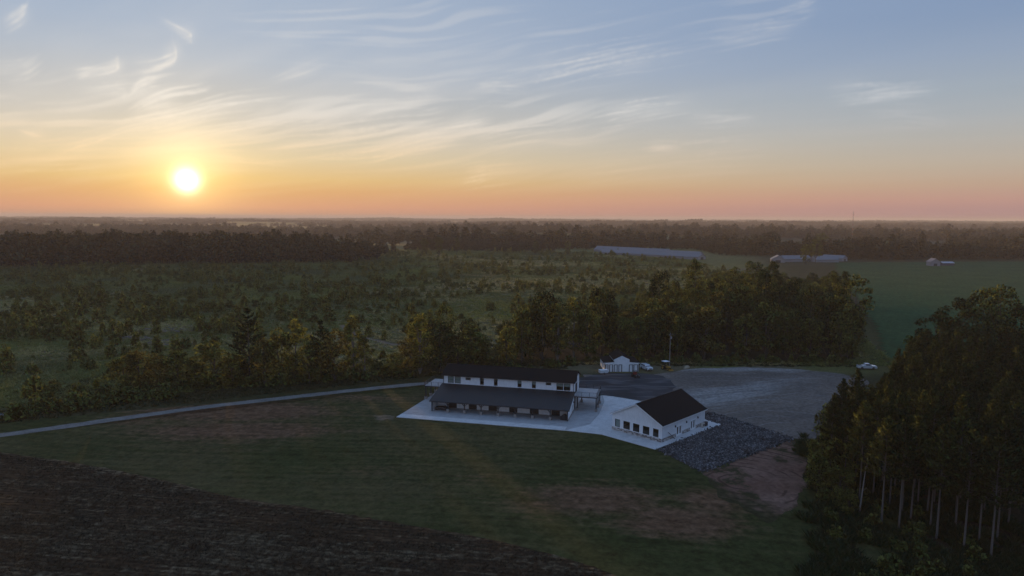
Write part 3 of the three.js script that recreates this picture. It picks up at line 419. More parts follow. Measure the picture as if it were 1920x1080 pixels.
// ------------------------------------------------------------------ the small hall
{
  const H = thing('small_hall', 'small white gabled hall with black roof and five front windows', 'building', [32.3, 0.105, -142.5], -44.5 * D2R), L = 18.4, E = 3.75, K = 7.05;
  const fw = [[-12.23, -10.87], [-9.94, -8.19], [-7.36, -5.69], [-4.77, -3.10], [-2.17, -0.78]];
  obj('front_wall', wallShape([[-13, 0], [0, 0], [0, E], [-6.5, K], [-13, E]], fw.map(([a, b]) => [a, b, 0.9, 2.68]), 0.2), M.white, H);
  fw.forEach(([a, b], i) => { const w = windowPart(H, a, b, 0.9, 2.68, 0, { w: 0.06, frame: M.black, blind: i === 0 ? 1 : 0 }); obj('casing', [box(a - 0.14, a, 0.76, 2.82, 0, 0.04), box(b, b + 0.14, 0.76, 2.82, 0, 0.04), box(a, b, 2.68, 2.82, 0, 0.04), box(a, b, 0.76, 0.9, 0, 0.06)], M.trim, w); });
  obj('back_wall', wallShape([[-13, 0], [0, 0], [0, E], [-6.5, K], [-13, E]], [], 0.2).translate(0, 0, -L + 0.2), M.white, H);
  const drs = [[5.9, 8.2], [11.9, 14.1]];
  const side = wallShape([[0.2, 0], [L - 0.2, 0], [L - 0.2, E + 0.05], [0.2, E + 0.05]], drs.map(([a, b]) => [a, b, 0.02, 2.2]), 0.19); side.rotateY(Math.PI / 2); obj('side_wall', side, M.white, H);
  const far = wallShape([[0.2, 0], [L - 0.2, 0], [L - 0.2, E + 0.05], [0.2, E + 0.05]], [], 0.19); far.rotateY(Math.PI / 2); far.translate(-12.8, 0, 0); obj('side_wall', far, M.white, H);
  obj('floor', box(-12.8, -0.2, 0.005, 0.03, -L + 0.2, -0.2), M.inner, H);
  const bat = []; for (let z = 0.35; z < L; z += 0.41) if (!drs.some(([a, b]) => z > a - 0.2 && z < b + 0.2)) bat.push(box(0, 0.022, 0.8, E, -z - 0.025, -z + 0.025)); else bat.push(box(0, 0.022, 2.36, E, -z - 0.025, -z + 0.025));
  for (let x = -12.7; x < 0; x += 0.41) if (!fw.some(([a, b]) => x > a - 0.2 && x < b + 0.2)) bat.push(box(x - 0.025, x + 0.025, 0.8, E + Math.min(x + 13, -x) * 0.507 - 0.15, 0, 0.022)); else bat.push(box(x - 0.025, x + 0.025, 2.84, E + Math.min(x + 13, -x) * 0.507 - 0.15, 0, 0.022));
  obj('batten', bat, M.white, H).userData.kind = 'stuff';
  obj('corner_board', [box(-0.13, 0.03, 0, E, 0.0, 0.035), box(0.0, 0.035, 0, E, -0.13, 0.0)], M.trim, H); obj('corner_board', box(0.0, 0.035, 0, E, -L, -L + 0.13), M.trim, H);
  // stone skirt: courses of uneven stones
  const R = rng(31), stones = [[], [], []];
  const course = (a, b, make) => { for (let r = 0; r < 3; r++) { let x = a; while (x < b - 0.05) { const w = Math.min(0.28 + R() * 0.4, b - x), y0 = 0.01 + r * 0.245; stones[Math.floor(R() * 3)].push(make(x + 0.012, x + w - 0.012, y0, y0 + 0.22 + R() * 0.015, 0.05 + R() * 0.05)); x += w; } } };
  course(-13.05, 0.0, (a, b, c, d, t) => box(a, b, c, d, 0.036, 0.036 + t));
  for (const [a, b] of [[0.14, 5.7], [8.4, 11.7], [14.3, 18.3]]) course(a, b, (p, q, c, d, t) => box(0.036, 0.036 + t, c, d, -q, -p));
  stones.forEach((s, i) => { obj('skirt_stone', s, std([[0.20, 0.17, 0.155], [0.36, 0.32, 0.29], [0.52, 0.49, 0.46]][i], 0.95), H).userData.kind = 'stuff'; });
  const mortar = std([0.4, 0.38, 0.36], 1); obj('skirt_backing', box(-13.03, 0.036, 0, 0.74, 0.0, 0.036), mortar, H); for (const [a, b] of [[0.03, 5.75], [8.35, 11.75], [14.25, 18.35]]) obj('skirt_backing', box(0.0, 0.036, 0, 0.74, -b, -a - 0.1), mortar, H);
  for (const [a, b] of drs) {
    const d = sub('french_door', H), m = (a + b) / 2;
    for (const [p, q] of [[a + 0.05, m - 0.01], [m + 0.01, b - 0.05]]) { obj('door_leaf', [box(-0.08, -0.02, 0.03, 0.35, -q, -p), box(-0.08, -0.02, 2.0, 2.15, -q, -p), box(-0.08, -0.02, 0.35, 2.0, -p - 0.24, -p), box(-0.08, -0.02, 0.35, 2.0, -q, -q + 0.24)], M.trim, d); const g = new THREE.PlaneGeometry(q - p - 0.48, 1.65); g.rotateY(Math.PI / 2); g.translate(-0.05, 1.175, -(p + q) / 2); obj('pane', g, M.glass, d); }
    obj('casing', [box(0, 0.05, 0, 2.34, -a, -a + 0.14), box(0, 0.05, 0, 2.34, -b - 0.14, -b), box(0, 0.05, 2.2, 2.34, -b, -a)], M.trim, d); obj('handle', box(-0.02, 0.03, 1.0, 1.12, -m - 0.08, -m - 0.05), M.black, d);
  }
  for (const z of [5.3, 10.0, 15.0]) { const l = sub('wall_lantern', H); obj('bracket', box(0.0, 0.1, 2.6, 2.7, -z - 0.04, -z + 0.04), M.black, l); obj('housing', [box(0.06, 0.26, 2.22, 2.6, -z - 0.12, -z + 0.12)], M.black, l); }
  const roof = sub('roof', H), rs = (x0, y0, x1, y1, t) => { const dx = x1 - x0, dy = y1 - y0, l = Math.hypot(dx, dy), sg = dx > 0 ? 1 : -1, nx = (-dy / l) * sg, ny = (dx / l) * sg, s = new THREE.Shape([[x0, y0], [x1, y1], [x1 + nx * t, y1 + ny * t], [x0 + nx * t, y0 + ny * t]].map(([a, b]) => new THREE.Vector2(a, b))), g = new THREE.ExtrudeGeometry(s, { depth: L + 0.7, bevelEnabled: false }); g.translate(0, 0, -L - 0.35); return metreUV(plain(g)); };
  obj('slope', rs(0.4, E - 0.14, -6.5, K + 0.06, 0.14), M.shingle, roof); obj('slope', rs(-13.4, E - 0.14, -6.5, K + 0.06, 0.14), M.shingle, roof); obj('ridge_cap', box(-6.68, -6.32, K + 0.16, K + 0.24, -L - 0.36, 0.36), M.shingle, roof);
  obj('rake_board', [bar([0.42, E - 0.17, 0.37], [-6.5, K + 0.05, 0.37], 0.04, 0.2), bar([-13.42, E - 0.17, 0.37], [-6.5, K + 0.05, 0.37], 0.04, 0.2)], M.trim, roof); obj('fascia', [box(0.4, 0.43, E - 0.26, E - 0.06, -L - 0.35, 0.35), box(-13.43, -13.4, E - 0.26, E - 0.06, -L - 0.35, 0.35)], M.trim, roof);
  // what stands against its side
  const atH = (x, z) => { const a = -44.5 * D2R; return [32.3 + x * Math.cos(a) + z * Math.sin(a), 0.115, -142.5 - x * Math.sin(a) + z * Math.cos(a)]; };
  const pk = thing('leaning_plank', 'dark timber plank leaning against the side of the small hall', 'plank', atH(0, 0), -44.5 * D2R); obj('board', bar([0.2, 1.75, -2.3], [0.75, 0.03, -4.1], 0.26, 0.06), M.wood, pk); obj('cleat', [bar([0.14, 1.3, -2.85], [0.62, 1.3, -2.7], 0.06, 0.06)], M.wood, pk);
  const unit = (z, w, mat, label) => { const u = thing('heat_pump', label, 'heat pump', atH(0.75, z), -44.5 * D2R); obj('casing', box(-0.3, 0.3, 0.06, 1.0, -w / 2, w / 2), mat, u); obj('fan_grille', [cyl(0.32, 0.32, 0.03, 20, 0.315, 0.55, 0, 'x')], M.iron, u); obj('foot', [box(-0.3, 0.3, 0, 0.06, -w / 2 + 0.05, -w / 2 + 0.12), box(-0.3, 0.3, 0, 0.06, w / 2 - 0.12, w / 2 - 0.05)], M.black, u); };
  unit(-16.2, 0.9, std([0.5, 0.46, 0.4], 0.6), 'beige outdoor heat pump unit beside the small hall'); unit(-17.6, 0.9, std([0.05, 0.05, 0.055], 0.6), 'dark outdoor heat pump unit at the hall corner');
}

// ------------------------------------------------------------------ the garage shed
{
  const S = thing('garage_shed', 'small white garage with raised centre gable and black doorways', 'garage', [34.6, 0.03, -210.6], 0.02), w = 5.4, D = 9.5;
  const openings = [[-5.15, -4.25], [-3.95, -2.8], [-2.5, -1.35], [-1.05, 0.1], [2.25, 3.55], [3.7, 5.1]].map(([a, b]) => [a, b, 0.01, 2.3]);
  obj('front_wall', wallShape([[-w, 0], [w, 0], [w, 2.75], [2.4, 2.95], [2.4, 3.9], [0, 5.05], [-2.4, 3.9], [-2.4, 2.95], [-w, 2.75]], openings, 0.18), M.white, S);
  obj('side_wall', [box(-w, -w + 0.18, 0, 2.7, -D, -0.18), box(w - 0.18, w, 0, 2.7, -D, -0.18)], M.white, S); obj('back_wall', box(-w + 0.18, w - 0.18, 0, 2.7, -D, -D + 0.18), M.white, S);
  obj('clerestory_wall', [box(-2.4, -2.25, 2.9, 3.9, -D, -0.18), box(2.25, 2.4, 2.9, 3.9, -D, -0.18), wallShape([[-2.25, 2.7], [2.25, 2.7], [2.25, 3.9], [0, 5.0], [-2.25, 3.9]], [], 0.15).translate(0, 0, -D + 0.15)], M.white, S);
  for (const [a, b, c, d] of openings) { const g = sub('garage_door', S), n = 3; for (let k = 0; k < 2; k++) obj('door_leaf', box(lerp(a, b, k / 2) + 0.16 - k * 0.15, lerp(a, b, (k + 1) / 2) - 0.01 - k * 0.15, c, d - 0.12, -0.12, -0.06), M.white, g); obj('frame', [box(a, a + 0.22, c, d, -0.1, 0.04), box(b - 0.22, b, c, d, -0.1, 0.04), box(a + 0.22, b - 0.22, d - 0.14, d, -0.1, 0.04)], M.black, g); }
  obj('corner_post', [box(-w - 0.03, -w + 0.16, 0, 2.72, -0.02, 0.05), box(w - 0.16, w + 0.03, 0, 2.72, -0.02, 0.05)], M.black, S);
  const rf = sub('roof', S), sl = (x0, y0, x1, y1, z0, z1) => { const a = Math.atan2(y1 - y0, x1 - x0), l = Math.hypot(x1 - x0, y1 - y0), g = new THREE.BoxGeometry(l, 0.1, z0 - z1); g.rotateZ(a); g.translate((x0 + x1) / 2, (y0 + y1) / 2, (z0 + z1) / 2); return metreUV(plain(g)); };
  obj('wing_slope', sl(-w - 0.35, 2.72, -2.42, 3.15, -0.19, -D - 0.3), M.shingle, rf); obj('wing_slope', sl(w + 0.35, 2.72, 2.42, 3.15, -0.19, -D - 0.3), M.shingle, rf);
  obj('gable_slope', sl(-2.75, 3.82, 0.02, 5.18, -0.02, -D - 0.3), M.shingle, rf); obj('gable_slope', sl(2.75, 3.82, -0.02, 5.18, -0.02, -D - 0.3), M.shingle, rf);
  obj('fascia', [bar([-w - 0.35, 2.72, 0.03], [-2.4, 2.9, 0.03], 0.04, 0.16), bar([w + 0.35, 2.72, 0.03], [2.4, 2.9, 0.03], 0.04, 0.16)], M.trim, rf);
}

// ------------------------------------------------------------------ vehicles
function wheels(parent, list, r, w, mat) { for (const [x, y, z] of list) { const g = sub('wheel', parent); obj('tyre', cyl(r, r, w, 18, x, y, z, 'x'), M.tyre, g); obj('rim', cyl(r * 0.6, r * 0.6, w + 0.03, 12, x, y, z, 'x'), mat ?? M.chrome, g); } }
function car(name, label, category, pos, turn, pick) {      // nose towards +z
  const c = thing(name, label, category, pos, turn), L = pick ? 2.8 : 2.4, w = 0.95;
  const ex = (pts, depth, bev) => { const s = new THREE.Shape(pts.map(([a, b]) => new THREE.Vector2(a, b))), g = new THREE.ExtrudeGeometry(s, { depth: depth - 2 * bev, bevelEnabled: true, bevelSize: bev, bevelThickness: bev, bevelSegments: 3 }); g.translate(0, 0, -(depth - 2 * bev) / 2); g.rotateY(-Math.PI / 2); return g; };
  const arch = (cx, r) => { const a = []; for (let k = 0; k <= 8; k++) { const t = Math.PI * (k / 8); a.push([cx - Math.cos(t) * r, 0.42 + Math.sin(t) * r]); } return a; };
  const bodyPts = [[-L, 0.45], ...arch(-L * 0.6, 0.46), ...arch(L * 0.62, 0.46), [L, 0.45], [L + 0.02, 0.95], [L - 0.15, 1.1], [L * 0.40, 1.2], pick ? [-0.55, 1.2] : [-L * 0.5, 1.2], pick ? [-0.56, 1.2] : [-L + 0.1, 1.2], [-L, 1.12]];
  obj('body', plain(ex(bodyPts, w * 2, 0.06)), M.carPaint, c);
  const cab = pick ? [[-0.75, 1.2], [L * 0.42, 1.2], [0.55, 1.78], [-0.65, 1.78]] : [[-L + 0.1, 1.2], [L * 0.42, 1.2], [0.35, 1.74], [-L * 0.8, 1.74]];
  const cb = obj('cabin', plain(ex(cab, w * 1.78, 0.06)), M.carPaint, c);
  const gl = (x0, x1, y0, y1, z0, z1) => box(x0, x1, y0, y1, z0, z1);
  for (const s of [-1, 1]) obj('side_window', (() => { const q = pick ? [[-0.55, 1.28], [0.9, 1.28], [0.48, 1.7], [-0.52, 1.7]] : [[-L * 0.75, 1.28], [0.82, 1.28], [0.28, 1.68], [-L * 0.7, 1.68]]; const sh = new THREE.Shape(q.map(([a, b]) => new THREE.Vector2(a, b))), g = new THREE.ExtrudeGeometry(sh, { depth: 0.02, bevelEnabled: false }); g.translate(0, 0, -0.01); g.rotateY(-Math.PI / 2); g.translate(s * (w * 0.89 + 0.004), 0, 0); return plain(g); })(), M.carGlass, c);
  const ws = bar([0, 1.27, L * 0.42 - 0.08 + 0.06], [0, 1.71, pick ? 0.62 : 0.42], w * 1.55, 0.02); obj('windscreen', ws, M.carGlass, c);
  for (const s of [-1, 1]) { obj('headlight', box(s * 0.72 - 0.16, s * 0.72 + 0.16, 0.78, 0.95, L - 0.02, L + 0.07), M.lampGlass, c); obj('mirror', box(s * 1.02 - 0.1, s * 1.02 + 0.1, 1.22, 1.38, L * 0.36 - 0.06, L * 0.36 + 0.06), M.black, c); }
  obj('grille', box(-0.5, 0.5, 0.68, 0.98, L + 0.02, L + 0.08), M.black, c); obj('bumper', box(-0.92, 0.92, 0.42, 0.62, L, L + 0.12), M.chrome, c);
  if (pick) { obj('bed_liner', box(-0.78, 0.78, 1.195, 1.225, -L + 0.12, -0.85), M.black, c); }
  wheels(c, [[-0.82, 0.38, L * 0.62], [0.82, 0.38, L * 0.62], [-0.82, 0.38, -L * 0.6], [0.82, 0.38, -L * 0.6]], 0.38, 0.26); return c;
}
car('parked_car', 'white car parked nose-out on the right of the white garage', 'car', [42.9, 0.03, -213.6], 0.35, false);
car('pickup_truck', 'white pickup truck parked at the far edge of the gravel lot', 'pickup truck', [114.6, 0.02, -216.5], Math.PI / 2 - 0.15, true);
{
  const u = thing('utility_vehicle', 'dark open utility vehicle with red seats before the garage', 'utility vehicle', [37.6, 0.03, -203.2], 0.3);
  obj('body', [box(-0.7, 0.7, 0.4, 0.85, -1.4, 1.4), box(-0.65, 0.65, 0.85, 1.0, 0.7, 1.38)], M.black, u); obj('cargo_box', [box(-0.7, 0.7, 0.86, 1.15, -1.42, -0.55)], M.iron, u); obj('seat', [box(-0.6, 0.6, 0.86, 1.05, -0.4, 0.15), box(-0.6, 0.6, 1.05, 1.55, -0.5, -0.38)], M.redPlastic, u);
  obj('roll_cage', [bar([-0.65, 0.85, 0.7], [-0.6, 1.9, 0.3], 0.06), bar([0.65, 0.85, 0.7], [0.6, 1.9, 0.3], 0.06), bar([-0.65, 0.85, -0.55], [-0.6, 1.9, -0.5], 0.06), bar([0.65, 0.85, -0.55], [0.6, 1.9, -0.5], 0.06)], M.iron, u); obj('canopy', box(-0.66, 0.66, 1.88, 1.94, -0.6, 0.4), M.black, u);
  for (const s of [-1, 1]) obj('headlight', box(s * 0.45 - 0.1, s * 0.45 + 0.1, 0.68, 0.8, 1.4, 1.43), M.lampGlass, u); wheels(u, [[-0.68, 0.33, 0.95], [0.68, 0.33, 0.95], [-0.68, 0.33, -0.95], [0.68, 0.33, -0.95]], 0.33, 0.26, M.iron);
  const t = thing('box_trailer', 'low white box trailer parked at the left end of the garage', 'trailer', [28.4, 0.03, -207.4], 0.25);
  obj('box', [box(-1.3, 1.3, 0.45, 1.3, -0.8, 0.8)], M.carPaint, t); obj('lid', box(-1.33, 1.33, 1.3, 1.36, -0.83, 0.83), M.trim, t); obj('drawbar', [bar([1.3, 0.5, 0], [2.2, 0.45, 0], 0.08)], M.iron, t); obj('jockey_stand', cyl(0.04, 0.04, 0.45, 8, 2.1, 0.22, 0), M.iron, t);
  for (const s of [-1, 1]) { const g = sub('wheel', t); obj('tyre', cyl(0.3, 0.3, 0.18, 16, 0, 0.3, s * 0.86, 'z'), M.tyre, g); obj('rim', cyl(0.17, 0.17, 0.2, 12, 0, 0.3, s * 0.86, 'z'), M.chrome, g); }
  const f = thing('tractor', 'small orange tractor with white sun canopy below the pole', 'tractor', [49.3, 0.02, -214.0], 0.55);
  obj('bonnet', [box(-0.4, 0.4, 0.75, 1.3, 0.4, 1.7)], M.yellow, f); obj('chassis', box(-0.3, 0.3, 0.5, 0.75, -1.1, 1.6), M.iron, f); obj('mudguard', [box(-0.95, -0.45, 1.25, 1.33, -1.2, -0.2), box(0.45, 0.95, 1.25, 1.33, -1.2, -0.2)], M.yellow, f); obj('seat', [box(-0.28, 0.28, 1.0, 1.12, -0.9, -0.4), box(-0.28, 0.28, 1.12, 1.5, -1.0, -0.88)], M.black, f);
  obj('canopy_post', [bar([-0.7, 1.0, -1.1], [-0.7, 2.6, -1.0], 0.07), bar([0.7, 1.0, -1.1], [0.7, 2.6, -1.0], 0.07), bar([-0.6, 1.0, 0.3], [-0.65, 2.6, 0.2], 0.07), bar([0.6, 1.0, 0.3], [0.65, 2.6, 0.2], 0.07)], M.black, f); obj('canopy', box(-0.95, 0.95, 2.6, 2.74, -1.3, 0.6), M.trim, f);
  obj('loader_bucket', [box(-0.9, 0.9, 0.1, 0.5, 2.1, 2.15), box(-0.9, 0.9, 0.06, 0.1, 2.1, 2.6), bar([-0.6, 0.9, 0.8], [-0.6, 0.35, 2.1], 0.1), bar([0.6, 0.9, 0.8], [0.6, 0.35, 2.1], 0.1)], M.yellow, f);
  wheels(f, [[-0.7, 0.65, -0.7], [0.7, 0.65, -0.7]], 0.65, 0.4, M.yellow); wheels(f, [[-0.6, 0.4, 1.2], [0.6, 0.4, 1.2]], 0.4, 0.28, M.yellow);
  const b = thing('small_boat', 'tan upturned boat lying at the gravel lot edge', 'boat', [56.4, 0.02, -216.0], 0.9); const hg = new THREE.SphereGeometry(1, 24, 12, 0, Math.PI * 2, 0, Math.PI / 2); const hp = hg.attributes.position; for (let i = 0; i < hp.count; i++) hp.setXYZ(i, hp.getX(i) * 1.9 * (1), hp.getY(i) * 0.8 + 0.12, hp.getZ(i) * 0.75 * (1 - 0.35 * Math.max(0, hp.getX(i)))); hg.computeVertexNormals(); obj('hull', plain(hg), M.tan, b); obj('gunwale', box(-1.7, 1.5, 0.02, 0.14, -0.72, -0.66), M.wood, b); obj('keel', bar([-1.5, 0.62, 0], [1.6, 0.55, 0], 0.06, 0.14), M.wood, b); obj('trestle', [box(-1.1, -1, 0, 0.14, -0.6, 0.6), box(1, 1.1, 0, 0.14, -0.5, 0.5)], M.wood, b);
}

// ------------------------------------------------------------------ poles, wires, mast
{
  const poles = [[51.4, -218.5, 11.2, 'weathered utility pole with transformer rising behind the tractor'], [48.6, -247.8, 11.0, 'weathered utility pole among the trees left of the transformer pole'], [116.1, -236.9, 11.4, 'weathered utility pole before the tall oak right of the lot'], [109.5, -246, 15.5, 'thin tall utility pole rising inside the dark grove']], tops = [];
  poles.forEach(([x, z, h, label], i) => {
    const p = thing('utility_pole', label, 'pole', [x, 0, z], [0.8, 0.8, 0.1, 0.1][i], 'utility poles'); obj('pole', limb([0, -0.3, 0], [0, h, 0], 0.19, 0.12, 10), M.pale, p);
    obj('cross_arm', box(-1.1, 1.1, h - 0.75, h - 0.62, 0.11, 0.23), M.wood, p); for (const s of [-1, 1]) { obj('insulator', cyl(0.05, 0.04, 0.16, 8, s, h - 0.54, 0.17), M.trim, p); }
    if (!i) obj('transformer', [cyl(0.26, 0.26, 0.85, 14, 0.32, h - 1.7, 0.16)], M.farWall, p); tops.push(new THREE.Vector3(x, h - 0.5, z));
  });
  const wire = (a, b, sag, label) => { const m = a.clone().add(b).multiplyScalar(0.5); m.y -= sag; const g = new THREE.TubeGeometry(new THREE.QuadraticBezierCurve3(a, m, b), 24, 0.022, 5); tag(obj('overhead_wire', plain(g), M.iron), label, 'wire', 'overhead wires'); };
  wire(tops[0], tops[1], 1.2, 'overhead wire between the two poles behind the garage'); wire(tops[0], tops[2], 2.4, 'long overhead wire from transformer pole to pole by the oak'); wire(tops[0].clone().add(new THREE.Vector3(0, -1.2, 0)), new THREE.Vector3(34.6, 4.6, -219.8), 0.8, 'service wire dropping from transformer pole to the garage roof');
  const mx = 745, mz = -1500, my = hgt(mx, mz), m = thing('radio_mast', 'thin red and white radio mast on the horizon', 'mast', [mx, my, mz]); const H = 62; const tr = [[], []];
  for (let k = 0; k < 12; k++) { const y0 = (k * H) / 12, y1 = ((k + 1) * H) / 12, r = 0.9; const c = [0, 1, 2].map((j) => [Math.cos(j * 2.094) * r, Math.sin(j * 2.094) * r]); c.forEach(([x, z], j) => { const [x2, z2] = c[(j + 1) % 3]; tr[k % 2].push(bar([x, y0, z], [x, y1, z], 0.16), bar([x, y0, z], [x2, y1, z2], 0.09)); }); }
  obj('lattice', tr[0], std([0.25, 0.06, 0.04], 0.7), m); obj('lattice', tr[1], M.farWall, m); obj('antenna', cyl(0.12, 0.06, 3, 6, 0, H + 1.5, 0), M.iron, m);
}

// ------------------------------------------------------------------ far farm buildings
function farBuilding(name, label, category, x, z, turn, len, wide, eave, ridge, group, wallMat = M.farWall, roofMat = M.farRoof) {   // ridge along local x
  const b = thing(name, label, category, [x, hgt(x, z) - 0.1, z], turn, group);
  const s = [[-wide / 2, 0], [wide / 2, 0], [wide / 2, eave], [0, ridge], [-wide / 2, eave]]; const g = new THREE.ExtrudeGeometry(new THREE.Shape(s.map(([a, c]) => new THREE.Vector2(a, c))), { depth: len, bevelEnabled: false }); g.translate(0, 0, -len / 2); g.rotateY(Math.PI / 2); obj('wall', metreUV(plain(g)), wallMat, b);
  for (const sd of [-1, 1]) { const a = Math.atan2(ridge - eave, wide / 2), l = Math.hypot(ridge - eave, wide / 2) + 0.8, q = new THREE.BoxGeometry(len + 1, 0.15, l); q.rotateX(sd * a); q.translate(0, (eave + ridge) / 2 + 0.12 - 0.13, sd * (wide / 4 + 0.2)); obj('roof_slope', plain(q), roofMat, b); }
  obj('door', box(len / 2 + 0.01, len / 2 + 0.08, 0, Math.min(eave, 3) * 0.9, -wide * 0.18, wide * 0.18), M.black, b); return b;
}
{
  const a = Math.atan2(-(905 - 788), -(204 - 101)), dir = Math.atan2(-(-788 + 905), 204 - 101);   // turned so that local x runs from far left to near right
  farBuilding('poultry_house', 'long pale-roofed poultry house, frontmost of three beyond the meadow', 'poultry house', 168, -838, dir, 150, 15, 3, 6.6, 'long poultry houses');
  farBuilding('poultry_house', 'long pale-roofed poultry house, middle one of three beyond the meadow', 'poultry house', 176, -872, dir, 150, 15, 3, 6.8, 'long poultry houses');
  farBuilding('poultry_house', 'long pale-roofed poultry house, rearmost of three beyond the meadow', 'poultry house', 158, -902, dir, 120, 15, 3, 7.5, 'long poultry houses');
  [[290, -745, -1.9, 26, 14, 3.4, 7.2, 'pale farm shed end-on, leftmost of the row beyond the grove'], [313, -756, 0.25, 34, 13, 3.2, 6.8, 'long pale farm shed behind the lone trees beyond the grove'], [344, -752, 0.1, 26, 14, 3, 6.6, 'wide pale farm shed with dark door by the green field'], [366, -775, -0.9, 24, 12, 3.6, 6.6, 'pale farm shed at the right end of the row by the field']].forEach(([x, z, t, l, w, e, r, lab]) => farBuilding('farm_shed', lab, 'shed', x, z, t, l, w, e, r, 'farm sheds'));
  farBuilding('field_barn', 'small weathered gable-fronted barn at the far edge of the green field', 'barn', 425, -688, -Math.PI / 2 - 0.1, 9, 9, 4.4, 7.6, null, std([0.26, 0.24, 0.25], 0.9), std([0.2, 0.19, 0.2], 0.8));
  farBuilding('field_shed', 'low dark open shed beside the small field barn', 'shed', 442, -694, 0.05, 12, 6, 2.8, 3.9, null, std([0.08, 0.08, 0.1], 0.9), std([0.4, 0.4, 0.42], 0.6));
}

// ------------------------------------------------------------------ plants: leaf clumps
const leafMat = (c, t = 0.4) => new THREE.MeshPhysicalMaterial({ color: lin(...c), vertexColors: true, roughness: 1, transmission: t, thickness: 0, specularIntensity: 0.15, side: THREE.DoubleSide });
class Leaves {
  constructor() { this.p = []; this.n = []; this.c = []; }
  card(x, y, z, size, out, R, aspect = 0.62, tone = 1, up = null) {   // one lozenge-shaped spray; its normal leans outward
    let ax = R() - 0.5, ay = R() - 0.5, az = R() - 0.5; if (up) { ax = up[0] + ax * up[3]; ay = up[1] + ay * up[3]; az = up[2] + az * up[3]; }
    let l = Math.hypot(ax, ay, az) || 1; ax /= l; ay /= l; az /= l;
    let bx = R() - 0.5, by = R() - 0.5, bz = R() - 0.5, d = ax * bx + ay * by + az * bz; bx -= d * ax; by -= d * ay; bz -= d * az; l = Math.hypot(bx, by, bz) || 1; bx /= l; by /= l; bz /= l;
    let fx = ay * bz - az * by, fy = az * bx - ax * bz, fz = ax * by - ay * bx; if (fx * out[0] + fy * out[1] + fz * out[2] < 0) { fx = -fx; fy = -fy; fz = -fz; }
    let nx = fx * 0.6 + out[0], ny = fy * 0.6 + out[1], nz = fz * 0.6 + out[2]; l = Math.hypot(nx, ny, nz) || 1; nx /= l; ny /= l; nz /= l;
    const a = size * 0.5, b = a * aspect, k = tone * (0.75 + R() * 0.5), w = R() * 0.16 - 0.08;
    const P = [[x - ax * a, y - ay * a, z - az * a], [x + bx * b, y + by * b, z + bz * b], [x + ax * a, y + ay * a, z + az * a], [x - bx * b, y - by * b, z - bz * b]];
    for (const i of [0, 1, 2, 0, 2, 3]) { this.p.push(...P[i]); this.n.push(nx, ny, nz); this.c.push(k * (1 + w), k, k * (1 - w)); }
  }
  build() { const g = new THREE.BufferGeometry(); g.setAttribute('position', new THREE.Float32BufferAttribute(this.p, 3)); g.setAttribute('normal', new THREE.Float32BufferAttribute(this.n, 3)); g.setAttribute('color', new THREE.Float32BufferAttribute(this.c, 3)); return g; }
}
// broad crown of height 1 x radius 1 units are scaled by the caller: H metres tall, R metres wide
function broadleaf(seed, H, Rad, opt = {}) {
  const R = rng(seed), L = new Leaves(), low = opt.low ?? 0.18, n = opt.clumps ?? 46, per = opt.per ?? 40, size = opt.size ?? 0.75, wood = [];
  const cy = H * (low + 1) / 2, ry = H * (1 - low) / 2, lean = [(R() - 0.5) * 0.6, (R() - 0.5) * 0.6];
  const spine = [0, 1, 2, 3, 4].map((k) => [lean[0] * (k / 4) ** 2 * 2 + (R() - 0.5) * 0.3 * (k > 0), (H * 0.86 * k) / 4, lean[1] * (k / 4) ** 2 * 2 + (R() - 0.5) * 0.3 * (k > 0)]); const r0 = 0.012 * H + 0.06;
  for (let k = 0; k < 4; k++) wood.push(limb(spine[k], spine[k + 1], r0 * (1 - k * 0.22), r0 * (1 - (k + 1) * 0.22), 7));
  for (let i = 0; i < n; i++) {
    const th = R() * Math.PI * 2, cz = R() * 2 - 1, rr = 0.45 + 0.5 * Math.pow(R(), 0.6), prof = opt.narrow ? Math.pow(1 - Math.abs(cz), 0.45) : Math.sqrt(Math.max(0.05, 1 - Math.pow(cz > 0 ? cz : cz * 0.8, 2)));
    const lob = 0.78 + 0.42 * vnoise(th * 1.3 + seed, cz * 2.2 + seed * 0.3);
    const x = Math.cos(th) * prof * Rad * rr * lob, z = Math.sin(th) * prof * Rad * rr * lob, y = cy + cz * ry * 0.93, cr = Rad * (0.17 + R() * 0.17) * (opt.narrow ? 0.8 : 1), tone = 0.55 + R() * 0.9;
    if (i % 3 === 0) { const k = clamp(Math.floor((y / H) * 4 - 0.8), 0, 3), s = spine[k]; wood.push(limb(s, [x * 0.85, y - cr * 0.3, z * 0.85], r0 * 0.3, r0 * 0.08, 4)); }
    for (let j = 0; j < per; j++) {
      const a = R() * Math.PI * 2, c = R() * 1.75 - 0.75, s = Math.sqrt(Math.max(0, 1 - c * c)), q = cr * (0.72 + 0.4 * R()), o = [Math.cos(a) * s, c, Math.sin(a) * s];
      L.card(x + o[0] * q, y + o[1] * q * 0.8, z + o[2] * q, size * (0.6 + R() * 0.7), o, R, 0.66, tone);
    }
  }
  return { crown: L.build(), trunk: merged(wood) };
}
